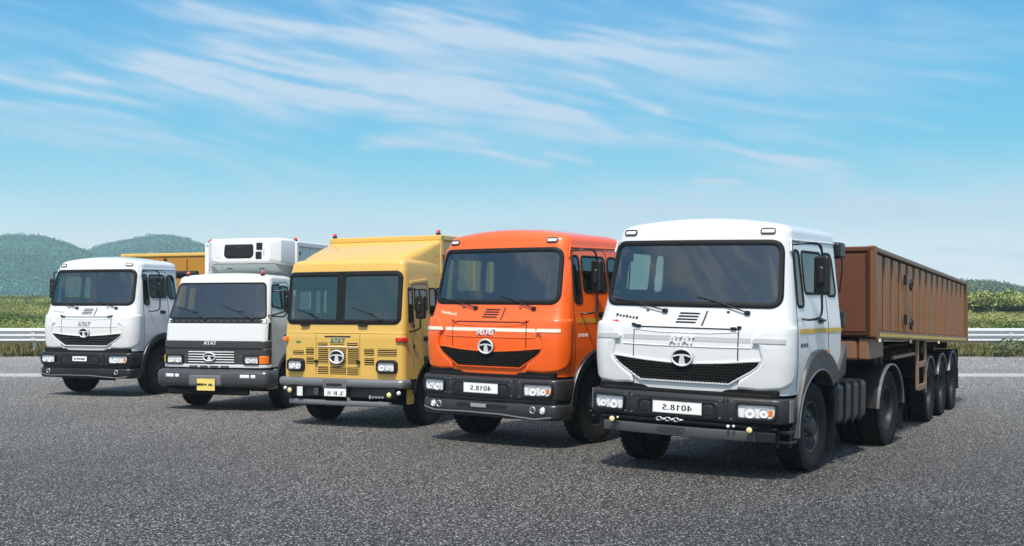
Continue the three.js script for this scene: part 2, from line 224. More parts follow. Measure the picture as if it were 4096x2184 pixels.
// half-round arch liner / mudguard over a wheel
const archGeo = (x0, x1, y, z, r, a0, a1, th = .012) => grid((i, j) => { const a = (a0 + (a1 - a0) * i / 24) * Math.PI / 180, rad = r + [0, th, th, 0, 0][j], x = [x1, x1, x0, x0, x1][j]; return V(x, y + rad * Math.sin(a), z + rad * Math.cos(a)); }, 24, 4, false, .5);
const emblem = (map, u, v, rx, ry, d) => { // an oval ring round a T with flared stem
  const el = (a, k = 1) => { const q = a * Math.PI / 180; return [u + rx * k * Math.cos(q), v + ry * k * Math.sin(q)]; }; const ring = [], back = [];
  for (let a = 0; a < 360; a += 9) { ring.push(map(...el(a), d + .012)); back.push(el(a)); }
  const T = new THREE.Shape(); T.moveTo(-.9, .22); T.quadraticCurveTo(0, .62, .9, .22); T.lineTo(.86, .0); T.quadraticCurveTo(.5, .2, .16, .2); T.lineTo(.34, -.88); T.lineTo(-.34, -.88); T.lineTo(-.16, .2); T.quadraticCurveTo(-.5, .2, -.86, 0); T.closePath();
  const tg = new THREE.ExtrudeGeometry(T, { depth: .016, bevelEnabled: false, curveSegments: 6 }); tg.scale(rx, ry, 1);
  return { back: patch(map, back, d, -.01), chrome: [tube(ring, rx * .1, true, 60, 8), wrap(tg, map, u, v, d - .002)] };
};
const onTop = (map, list) => list.map(q => patch(map, q, .003, -.003));
const lamp = (parent, map, poly, d, amberSide) => { // headlight: bezel > reflector, bulb bowls, lens
  const o = new THREE.Group(); o.name = 'headlight'; parent.add(o); let c = [0, 0], lo = [9, 9], hi = [-9, -9]; poly.forEach(q => { for (const k of [0, 1]) { c[k] += q[k] / poly.length; lo[k] = Math.min(lo[k], q[k]); hi[k] = Math.max(hi[k], q[k]); } });
  part(o, 'bezel', band(map, poly, .012, .022, d + .012), M.black);
  part(o, 'reflector', patch(map, poly, d - .013, d - .05), M.reflector);
  const w = hi[0] - lo[0], h = hi[1] - lo[1], B = [], s = Math.sign(c[0]);
  for (const [k, r] of [[-.24, .4], [.12, .33]]) { const u = c[0] + s * k * w, R = r * h; const q = lathe([[R * .25, -.03], [R * .7, -.012], [R, .012], [R * 1.06, .012]], 20); q.rotateX(Math.PI / 2); B.push(wrap(q, map, u, c[1], d - .012)); const bulb = new THREE.SphereGeometry(R * .3, 10, 8); B.push(wrap(bulb, map, u, c[1], d - .01)); }
  for (let k = 0; k < 5; k++) { const u = lo[0] + (k + .8) / 5.6 * w; B.push(tube([map(u, lo[1] + .012, d - .03), map(u, c[1], d - .028), map(u, hi[1] - .012, d - .03)], .003, false, 4, 4)); }
  tiny(part(o, 'bulb_bowls', B, M.bowl));
  if (amberSide && s > 0) part(o, 'turn_signal', patch(map, rr(hi[0] - .085, c[1] - h * .25, hi[0] - .03, c[1] + h * .2, .012), d - .012, d - .045), M.amber, 'orange turn signal inside the headlight');
  part(o, 'lens', patch(map, poly, d, d - .01), M.lens);
  return o;
};
const wiper = (parent, map, a, b, k = 1) => { // a: pivot, b: far end of the blade (u, v)
  const m = [a[0] + (b[0] - a[0]) * .55, a[1] + (b[1] - a[1]) * .55 + .015]; const o = new THREE.Group(); o.name = 'wiper'; parent.add(o);
  part(o, 'arm', [line(map, [a, m], .009, .03), bx(.07, .05, .04, ...map(a[0], a[1], .015).toArray(), .015)], M.black);
  part(o, 'blade', line(map, [[a[0] + (b[0] - a[0]) * .3, m[1] - .02], m, b], .008, .018), M.rubber);
};
const mirrorSet = (parent, sg, x, y, z, w, h, mx, arms) => { // arms: list of point lists
  const o = new THREE.Group(); o.name = 'side_mirror'; parent.add(o);
  part(o, 'mirror_housing', [bx(w, h, .09, sg * mx, y, z, .035, 0, sg * -.25), bx(w * .5, h * .5, .1, sg * mx, y, z + .03, .04, 0, sg * -.25)], M.black);
  part(o, 'mirror_glass', bx(w * .85, h * .9, .004, sg * mx, y, z - .049, .001, 0, sg * -.25), M.chrome);
  part(o, 'mirror_arm', arms.map(a => tube(a.map(q => [q[0] * sg, q[1], q[2]]), .014, false, 30)), M.black);
};
const cabInside = (t, S, { floor, dashY, zb, wheelX = .5, w }) => {
  const z0 = S.zf(dashY) - .12; part(t, 'dashboard', [bx(w * 2 - .1, .22, .42, 0, dashY - .14, z0 - .28, .06), bx(.5, .12, .3, wheelX, dashY - .03, z0 - .3, .05)], M.interior);
  part(t, 'cab_floor', bx(w * 2 - .1, .08, Math.abs(zb) - .3, 0, floor, zb / 2 - .1), M.interior);
  const st = new THREE.Group(); st.name = 'steering_wheel'; t.add(st); const ring = new THREE.TorusGeometry(.22, .016, 8, 28); ring.rotateX(-1.05); ring.translate(wheelX, dashY + .06, z0 - .5); part(st, 'wheel_ring', ring, M.black); part(st, 'steering_column', tube([[wheelX, dashY + .06, z0 - .5], [wheelX, dashY - .3, z0 - .25]], .03), M.black);
  for (const s of [-1, 1]) { const q = new THREE.Group(); q.name = 'seat'; t.add(q); const zs = Math.max(zb + .35, -1.25); part(q, 'seat_cushion', bx(.5, .16, .48, s * .5, dashY - .32, zs + .15, .06), M.seat); part(q, 'seat_back', bx(.48, .62, .14, s * .5, dashY + .02, zs - .12, .06, -.15), M.seat); part(q, 'headrest', bx(.28, .18, .1, s * .5, dashY + .44, zs - .2, .04, -.15), M.seat); }
};
const glaze = (t, name, map, poly, wIn, wOut, h, label) => { const o = new THREE.Group(); o.name = name; if (label) o.userData.label = label; t.add(o); part(o, 'rubber_seal', band(map, poly, wIn, wOut, h), M.rubber); part(o, 'pane', patch(map, poly, .004, .004, 0, .05), M.glass); return o; };
const handle = (t, map, z, y) => part(t, 'door_handle', [patch(map, rr(z - .09, y - .035, z + .09, y + .035, .03), .006, -.004), bx(.03, .03, .15, ...map(z, y + .005, .03).toArray(), .012)], M.black);
function chassis(t, zEnd, rear, { w = .38, y = .72, front = .0 } = {}) {
  part(t, 'chassis_frame', [...[-1, 1].flatMap(s => [bx(.09, .26, Math.abs(zEnd) + front, s * w, y, (zEnd + front) / 2, .01)]), ...[-.5, -1.6, -2.6, -3.6, -4.6].filter(z => z > zEnd).map(z => bx(w * 2, .16, .12, 0, y, z))], M.chassis);
  part(t, 'engine_block', [bx(.7, .62, 1.3, 0, .85, -.95, .08), bx(.5, .3, .8, 0, .5, -.9, .1)], M.chassis);
  each(t, 'axle', [cyl(.07, .07, 1.7, 0, .48, -1.0, 'x'), ...rear.flatMap(z => [cyl(.1, .1, 1.7, 0, .5, z, 'x'), new THREE.SphereGeometry(.24, 16, 12).translate(0, .5, z)])], M.chassis);
  each(t, 'leaf_spring', [-1, 1].flatMap(s => [-1, ...rear].flatMap(z => [0, 1, 2].map(k => tube([[s * .42, .66 - k * .02, z - .6 + k * .12], [s * .42, .58 - k * .02, z], [s * .42, .66 - k * .02, z + .6 - k * .12]], .022, false, 12, 5)))), M.chassis);
}
const fixed = o => { o.userData.stay = 1; return o; };
function place(t, x, z, yaw, roll, s = 1) { // roll: the body leans a little on its springs; wheels and axles stay level
  if (roll) { const m = new THREE.Matrix4().makeTranslation(0, .8, 0).multiply(new THREE.Matrix4().makeRotationZ(roll)).multiply(new THREE.Matrix4().makeTranslation(0, -.8, 0)); for (const c of t.children) if (!['wheel', 'axle', 'leaf_spring'].includes(c.name)) c.applyMatrix4(m); }
  t.position.set(x, 0, z); t.rotation.y = yaw; t.scale.setScalar(s);
}
const hexMesh = (map, poly, pitch, d) => { // a honeycomb of thin walls filling an outline
  const out = [], h = pitch * .866; let lo = [9, 9], hi = [-9, -9]; poly.forEach(q => { for (const k of [0, 1]) { lo[k] = Math.min(lo[k], q[k]); hi[k] = Math.max(hi[k], q[k]); } });
  const R = pitch * .577; let row = 0; for (let v = lo[1]; v < hi[1]; v += h, row++) for (let u = lo[0] + (row % 2) * pitch / 2; u < hi[0]; u += pitch) { if (!inside(poly, u, v)) continue; const g = lathe([[R * .99, -.012], [R * 1.0, 0], [R * .78, .003], [R * .7, -.02]], 6); g.rotateX(Math.PI / 2); g.rotateZ(Math.PI / 6 * 0); g.translate(0, 0, 0); const q = clean(g); out.push(wrap(q, map, u, v, d)); }
  return out;
};

// ------------------------------------------------------------------ the setting
const RX = 3.2; // the asphalt's grain, metres per repeat
{
  const n = 1024, r = rng(11), d = new Uint8Array(n * n * 4), b = new Uint8Array(n * n * 4), cell = 4.6, cells = Math.floor(n / cell), sx = n / cells, pts = [];
  for (let j = 0; j < cells; j++) for (let i = 0; i < cells; i++) { const big = r(); pts.push([(i + r()) * sx, (j + r()) * sx, big < .48 ? .08 + .2 * r() : big < .84 ? .5 + .35 * r() : 1.05 + .6 * r(), r() * 12 - 6]); }
  for (let y = 0; y < n; y++) for (let x = 0; x < n; x++) {
    const ci = Math.floor(x / sx), cj = Math.floor(y / sx); let d1 = 1e9, d2 = 1e9, v = 0, tint = 0;
    for (let a = -1; a <= 1; a++) for (let c = -1; c <= 1; c++) { const ii = (ci + a + cells) % cells, jj = (cj + c + cells) % cells, p = pts[jj * cells + ii]; let ux = Math.abs(x - p[0]); if (ux > n / 2) ux = n - ux; let uy = Math.abs(y - p[1]); if (uy > n / 2) uy = n - uy; const q = ux * ux + uy * uy; if (q < d1) { d2 = d1; d1 = q; v = p[2]; tint = p[3]; } else if (q < d2) d2 = q; }
    const edge = Math.min(1, (Math.sqrt(d2) - Math.sqrt(d1)) / 1.7), s = v * (.2 + .8 * edge) * 146 + 10, o = (y * n + x) * 4;
    d.set([Math.min(255, s + tint * .3 + 2), Math.min(255, s), Math.min(255, s * .965 - tint * .25), 255], o); const h = edge * (110 + v * 110); b.set([h, h, h, 255], o);
  }
  const tx = (a, srgb) => { const t = new THREE.DataTexture(a, n, n); t.wrapS = t.wrapT = THREE.RepeatWrapping; t.magFilter = THREE.LinearFilter; t.minFilter = THREE.LinearMipmapLinearFilter; t.generateMipmaps = true; if (srgb) t.colorSpace = THREE.SRGBColorSpace; t.needsUpdate = true; return t; };
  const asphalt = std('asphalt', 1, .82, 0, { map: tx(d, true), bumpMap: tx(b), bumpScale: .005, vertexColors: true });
  const N = 90, X0 = -75, X1 = 75, Z0 = 14, Z1 = -45.7, pos = [], uv = [], col = [], idx = [], nor = [];
  for (let j = 0; j <= N; j++) for (let i = 0; i <= N; i++) { const x = X0 + (X1 - X0) * i / N, z = Z0 + (Z1 - Z0) * j / N; pos.push(x, 0, z); uv.push(x / RX, z / RX); nor.push(0, 1, 0); const k = .92 + .5 * fbm(x * .11, z * .22, 2, 4) + .25 * fbm(x * .6, z * .9, 7, 3) - .24 + .72 * (1 - sstep(-24, -9, z)) + 1.1 * (1 - sstep(-44, -20, z)) - .25 * sstep(-2, 6, x) * sstep(-16, -8, z); col.push(k, k * .99, k * .97); }  // vignette painted into the tone: darker near and right, lighter far off
  for (let j = 0; j < N; j++) for (let i = 0; i < N; i++) { const a = j * (N + 1) + i; idx.push(a, a + 1, a + N + 2, a, a + N + 2, a + N + 1); }
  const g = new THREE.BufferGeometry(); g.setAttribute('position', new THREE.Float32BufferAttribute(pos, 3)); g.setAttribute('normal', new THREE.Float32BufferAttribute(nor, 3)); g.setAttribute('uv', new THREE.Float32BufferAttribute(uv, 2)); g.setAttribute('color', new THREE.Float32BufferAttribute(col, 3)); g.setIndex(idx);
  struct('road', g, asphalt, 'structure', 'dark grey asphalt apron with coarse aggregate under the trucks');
  // worn white edge line
  const lp = new THREE.PlaneGeometry(150, 1.55, 300, 4); lp.rotateX(-Math.PI / 2); lp.translate(0, .004, -33.1); const q = lp.attributes.uv, pp = lp.attributes.position; for (let i = 0; i < q.count; i++) q.setXY(i, pp.getX(i) / RX, pp.getZ(i) / RX);
  const lb = new Uint8Array(d.length); for (let i = 0; i < d.length; i += 4) { const v = Math.min(255, 148 + (d[i] - 45) * .6); lb.set([v, v, v + 2, 255], i); }
  struct('road_marking', lp, std('worn_white_line', 1, .75, 0, { map: tx(lb, true) }), 'structure', 'worn white line painted across the asphalt before the guardrail');
}
// ground beyond the asphalt, out to the horizon
const groundY = (x, z) => { const d = -z; return d < 45.5 ? -.02 : -.02 + .05 * sstep(45.5, 48, d) + .35 * sstep(50, 62, d) + 2.5 * sstep(58, 250, d) + .8 * sstep(250, 340, d) + fbm(x * .02, z * .02, 4, 3) * 1.2 * sstep(55, 90, d); };
{
  const nt = (c1, c2, seed, f) => { const n = 512, a = new Uint8Array(n * n * 4), r = rng(seed); for (let y = 0; y < n; y++) for (let x = 0; x < n; x++) { const u = x / n * Math.PI * 2, v = y / n * Math.PI * 2; const t = Math.min(1, Math.max(0, .5 + 1.2 * fbm(Math.cos(u) * f, Math.sin(u) * f + Math.cos(v) * f, Math.sin(v) * f, 5) + .35 * (r() - .5))); a.set([0, 1, 2].map(k => c1[k] + (c2[k] - c1[k]) * t).concat(255), (y * n + x) * 4); } const t = new THREE.DataTexture(a, n, n); t.wrapS = t.wrapT = THREE.RepeatWrapping; t.magFilter = THREE.LinearFilter; t.colorSpace = THREE.SRGBColorSpace; t.needsUpdate = true; return t; };
  const terrain = std('dry_grass_soil', 1, .95, 0, { map: nt([88, 92, 48], [142, 128, 84], 3, 2.2) });
  const zs = []; for (let k = 0; k <= 60; k++) zs.push(45.5 + 900 * (k / 60) ** 2.2); const g = grid((i, j) => { const s = -1 + 2 * i / 80, z = -zs[j], x = s * (90 + zs[j] * 1.1); return V(x, groundY(x, z), z); }, 80, 60, false, 3);
  const p = g.attributes.position, uv = g.attributes.uv; for (let i = 0; i < p.count; i++) uv.setXY(i, p.getX(i) / 7, p.getZ(i) / 7);
  struct('field', g, terrain, 'structure', 'grassy ground beyond the asphalt');
  const ap = new THREE.PlaneGeometry(1100, 420); ap.rotateX(-Math.PI / 2); ap.translate(0, -.35, 160); struct('ground', ap, terrain, 'structure', 'open ground around the apron');
}
// leaf clumps for bushes and woods: many small leaf faces through a rough volume
function clump(seed, n, size, flat = .8) {
  const r = rng(seed), pos = [], nor = [], col = []; const lob = Array.from({ length: 5 }, () => [(r() - .5) * .9, (r() - .4) * .7 * flat, (r() - .5) * .9, .35 + .35 * r()]);
  for (let i = 0; i < n; i++) {
    const l = lob[Math.floor(r() * 5)], a = r() * 6.283, c = 2 * r() - 1, s = Math.sqrt(1 - c * c), q = l[3] * (.65 + .35 * r()), dir = V(Math.cos(a) * s, c * flat, Math.sin(a) * s), ctr = dir.clone().multiplyScalar(q).add(V(l[0], l[1], l[2]));
    const t = V(r() - .5, r() - .5, r() - .5).normalize(), b = t.clone().cross(V(r() - .5, r() - .5, r() - .5)).normalize(), e = size * (.6 + .8 * r()), k = .7 + .6 * r(), N = dir.clone().add(V((r() - .5) * .7, .35, (r() - .5) * .7)).normalize();
    if (t.clone().cross(b).dot(N) > 0) b.negate(); const P = [ctr.clone().addScaledVector(t, -e), ctr.clone().addScaledVector(b, e * .55), ctr.clone().addScaledVector(t, e), ctr.clone().addScaledVector(b, -e * .55)];
    for (const w of [0, 1, 2, 0, 2, 3]) { pos.push(P[w].x, P[w].y, P[w].z); nor.push(N.x, N.y, N.z); col.push(k, k, k); }
  }
  const g = new THREE.BufferGeometry(); g.setAttribute('position', new THREE.Float32BufferAttribute(pos, 3)); g.setAttribute('normal', new THREE.Float32BufferAttribute(nor, 3)); g.setAttribute('color', new THREE.Float32BufferAttribute(col, 3)); return g;
}
const leaf = std('leaves', 1, .9, 0, { vertexColors: true, side: THREE.DoubleSide, specularIntensity: .25 });
function scatter(name, label, geo, list, mat = leaf) { // list: [x, y, z, scale, scaleY, [r, g, b]]
  const m = new THREE.InstancedMesh(geo, mat, list.length), q = new THREE.Object3D(), r = rng(77); list.forEach(([x, y, z, s, sy, c], i) => { q.position.set(x, y, z); q.rotation.set(0, r() * 6.28, 0); q.scale.set(s, sy, s); q.updateMatrix(); m.setMatrixAt(i, q.matrix); m.setColorAt(i, new THREE.Color().setRGB(...c)); });
  m.name = numbered(name); m.userData = { kind: 'stuff', label }; m.castShadow = m.receiveShadow = true; scene.add(m); return m;
}
const mixC = (a, b, t) => a.map((v, i) => v + (b[i] - v) * t);
{
  const r = rng(21), A = clump(31, 900, .045), B = clump(32, 900, .04), l1 = [], l2 = [];
  for (let k = 0; k < 22000; k++) {
    const d = 52 + 190 * r() ** 1.6, x = (r() * 2 - 1) * (24 + d * .55), z = -d, n = fbm(x * .05, z * .03, 9, 3), right = sstep(5, 25, x);
    const s = (.45 + .55 * r()) * (.85 + d * .0045), c = mixC(mixC([.075, .135, .035], [.3, .33, .11], Math.min(1, Math.max(0, .5 + n * 2.6 + .4 * (r() - .5)))), [.34, .32, .12], r() < .1 ? .8 : 0);
    (r() < .5 ? l1 : l2).push([x, groundY(x, z) + s * .3, z, s * 1.25, s * .78, c]);
  }
  scatter('shrubland', 'dense green shrubs covering the field beyond the guardrail', A, l1); scatter('shrubland', 'yellow-green shrubs mixed through the field beyond the guardrail', B, l2);
  // verge grass between the asphalt and the guardrail
  const bl = []; { const q = rng(8), pos = [], nor = []; for (let i = 0; i < 26; i++) { const a = q() * 6.28, R = q() * .22, x = Math.cos(a) * R, z = Math.sin(a) * R, h = .1 + .22 * q(), lx = (q() - .5) * .22, lz = (q() - .5) * .22, w = .012; const t = [Math.cos(a + 1.5) * w, Math.sin(a + 1.5) * w]; pos.push(x - t[0], 0, z - t[1], x + t[0], 0, z + t[1], x + lx, h, z + lz); for (let k = 0; k < 3; k++) nor.push(lx, 1, lz); } const g = new THREE.BufferGeometry(); g.setAttribute('position', new THREE.Float32BufferAttribute(pos, 3)); g.setAttribute('normal', new THREE.Float32BufferAttribute(nor, 3)); bl.push(g); }
  const gl = []; for (let k = 0; k < 16000; k++) { const x = (r() * 2 - 1) * 44, d = 45.6 + 8 * r() - (r() < .1 ? .5 : 0); const n = fbm(x * .3, d * .5, 1, 3), s = .8 + .9 * r() + n; gl.push([x, groundY(x, -d), -d, s, s, mixC([.08, .12, .03], [.27, .24, .09], Math.min(1, Math.max(0, .45 + n * 1.5 + .5 * (r() - .5))))]); }
  scatter('grass', 'rough green and straw grass along the asphalt edge', bl[0], gl, std('grass_blades', 1, .8, 0, { side: THREE.DoubleSide }));
}
// wooded hills far behind: ridge heights in metres along their length
function hill(label, woods, D0, D1, D2, x0, x1, ridge, seed, cols, nTrees, sz, bumps = 3, drop = sz * 1.35) { // ridge: [[x at the ridge, height], ...]
  const prof = smoothTab(ridge, 14), h = (x, d) => { const t = d < D1 ? (d - D0) / (D1 - D0) : 1 - (d - D1) / (D2 - D1), s = Math.max(0, Math.min(1, t)), xr = x * D1 / d; return 2 + (prof(xr) - 2 - drop) * Math.sin(s * Math.PI / 2) ** 1.15 + fbm(x * .016, d * .016, seed, 4) * bumps * 4 * s * (1 - .55 * s); };
  const g = grid((i, j) => { const d = D0 + (D2 - D0) * j / 60, x = (x0 + (x1 - x0) * i / 120) * d / D1; return V(x, h(x, d), -d); }, 120, 60, false, 3);
  struct('hill', g, std('hill_soil', cols[0].map(v => v * .8), .95), 'structure', label);
  const r = rng(seed), C = clump(seed, 260, .085, .9), list = [];
  for (let k = 0; k < nTrees; k++) { const d = D0 + (D1 - D0) * 1.06 * r() ** .8, x = (x0 + (x1 - x0) * r()) * d / D1; const s = sz * (.6 + .8 * r()), n = fbm(x * .02, d * .02, seed + 3, 3); list.push([x, h(x, d) + s * .25, -d, s, s * (.8 + .4 * r()), mixC(cols[0], cols[1], Math.min(1, Math.max(0, .5 + 1.8 * n + .9 * (r() - .5))))]); }
  scatter('forest', woods, C, list);
}
const rp = (D, l) => l.map(([px, y]) => [(px - 2048) / 4700 * D, (1230 - y) / 4700 * D + 1.9]); // bearings and heights read off at the distance D
const G1 = [.008, .09, .08], G2 = [.03, .2, .155];  // blue-green distance haze mixed into the tree colours of the left hills
hill('wooded hill with a rounded top at the far left', 'dense trees covering the far left hill', 700, 1000, 1300, -720, -220, rp(1000, [[-1300, 1190], [-800, 1060], [-300, 985], [0, 946], [80, 937], [150, 943], [200, 958], [270, 985], [355, 1015], [430, 1040], [560, 1090], [760, 1160], [1000, 1200]]), 41, [G1, G2], 26000, 6.5);
hill('wooded hill behind the leftmost truck', 'dense trees covering the hill behind the leftmost truck', 760, 1150, 1450, -650, 90, rp(1150, [[-600, 1200], [0, 1130], [240, 1050], [355, 1005], [430, 980], [520, 956], [600, 943], [680, 938], [720, 950], [780, 975], [830, 986], [900, 1012], [1000, 1050], [1200, 1110], [1500, 1160], [2200, 1200]]), 42, [G1, G2], 26000, 7);
hill('dark wooded hill behind the trailer at the right', 'dark trees on the hill behind the trailer', 380, 560, 760, 120, 420, rp(560, [[3000, 1220], [3500, 1170], [3700, 1140], [3840, 1122], [3920, 1113], [3990, 1128], [4060, 1142], [4130, 1168], [4300, 1180], [4700, 1165], [5300, 1150], [6000, 1180]]), 43, [[.045, .09, .04], [.08, .12, .05]], 14000, 4, 1.5);
hill('low bright green slope at the far right', 'sunlit green trees and scrub on the low slope at the right', 110, 300, 400, 60, 230, rp(300, [[2900, 1226], [3500, 1205], [3800, 1192], [3950, 1185], [4096, 1172], [4300, 1150], [4800, 1140], [5600, 1160]]), 44, [[.1, .17, .05], [.33, .36, .11]], 30000, 1.3, .5, 4.8);
{ // guardrail: three-wave beam panels on posts
  const t = thing('guardrail', 'pale grey three-wave steel guardrail behind the trucks along the road edge', 'guardrail'), zR = -46.6, steel = std('galvanised_steel', [.6, .61, .63], .42, .25, { roughnessMap: NT });
  const prof = []; for (let k = 0; k <= 36; k++) { const f = k / 36; prof.push([.5 + .58 * f, .055 * Math.cos(f * 6 * Math.PI + Math.PI) + .05]); }
  const N = prof.length, L = 4.32, gB = grid((i, j) => { const back = i >= N, k = back ? 2 * N - 1 - i : i; return V([-L / 2, L / 2][j], prof[k][0], prof[k][1] + (back ? -.006 : 0)); }, 2 * N - 1, 1, false, .5), post = merge([bx(.15, 1.1, .015, 0, .42, -.1), bx(.15, 1.1, .015, 0, .42, -.22), bx(.015, 1.1, .12, 0, .42, -.16), bx(.18, .4, .14, 0, .8, -.02)]), bolt = merge([0, 1, 2, 3].map(k => cyl(.022, .022, .02, .06 * (k % 2 ? 1 : -1), .65 + .26 * (k >> 1), .12, 'z', 8)));
  for (let k = -11; k <= 11; k++) { const b = part(t, 'beam_panel', gB, steel); b.position.set(k * 4.3 + .4, 0, zR + (k % 2) * .008); const p = part(t, 'post', post, steel); p.position.set(k * 4.3 + .4 - 2.15 + (k % 2) * .001, 0, zR); const q = tiny(part(t, 'bolts', bolt, steel)); q.position.set(k * 4.3 - 1.75, 0, zR); }
  const bs = thing('bush', 'small green bush at the foot of a guardrail post, right edge', 'bush'); const c = clump(61, 420, .07); const m = part(bs, 'foliage', c, std('bush_leaves', [.1, .135, .05], .8, 0, { side: THREE.DoubleSide })); m.scale.set(1.0, .7, .7); m.position.y = .36; part(bs, 'stems', [0, 1, 2, 3].map(k => tube([[0, -.05, 0], [.12 * Math.cos(k * 1.6), .3, .12 * Math.sin(k * 1.6)]], .012, false, 4, 5)), std('bush_stem', [.1, .07, .04], .9)); bs.position.set(18.95, 0, -45.1);
}

// ------------------------------------------------------------------ the three cab-over haulage cabs with the smile grille
const plateTex = draw => { const c = document.createElement('canvas'); c.width = 512; c.height = 128; const x = c.getContext('2d'); x.fillStyle = '#f2f2f0'; x.fillRect(0, 0, 512, 128); x.strokeStyle = '#9a9a9a'; x.lineWidth = 6; x.strokeRect(4, 4, 504, 120); x.translate(512, 0); x.scale(-1, 1); x.fillStyle = '#111'; draw(x); const t = new THREE.CanvasTexture(c); t.colorSpace = THREE.SRGBColorSpace; return t; };
const flatPlate = (map, u0, v0, u1, v1, d) => { const a = [map(u0, v0, d), map(u1, v0, d), map(u1, v1, d), map(u0, v1, d)], g = new THREE.PlaneGeometry(1, 1), p = g.attributes.position, o = [3, 2, 0, 1]; for (let i = 0; i < 4; i++) p.setXYZ(i, a[o[i]].x, a[o[i]].y, a[o[i]].z); g.computeVertexNormals(); return g; };
const p4018 = std('plate_4018', 1, .4, 0, { map: plateTex(x => { x.font = 'bold 84px sans-serif'; x.textAlign = 'center'; x.textBaseline = 'middle'; x.scale(1.25, 1); x.fillText('4018.S', 205, 68); }) });
const pSmall = std('plate_small', 1, .4, 0, { map: plateTex(x => { x.font = 'bold 78px sans-serif'; x.textAlign = 'center'; x.textBaseline = 'middle'; x.fillRect(70, 44, 130, 52); x.fillRect(216, 44, 150, 46); x.fillRect(396, 40, 50, 60); x.fillStyle = '#f2f2f0'; for (let k = 0; k < 7; k++) x.fillRect(84 + k * 42, 48, 9, 36); }) });

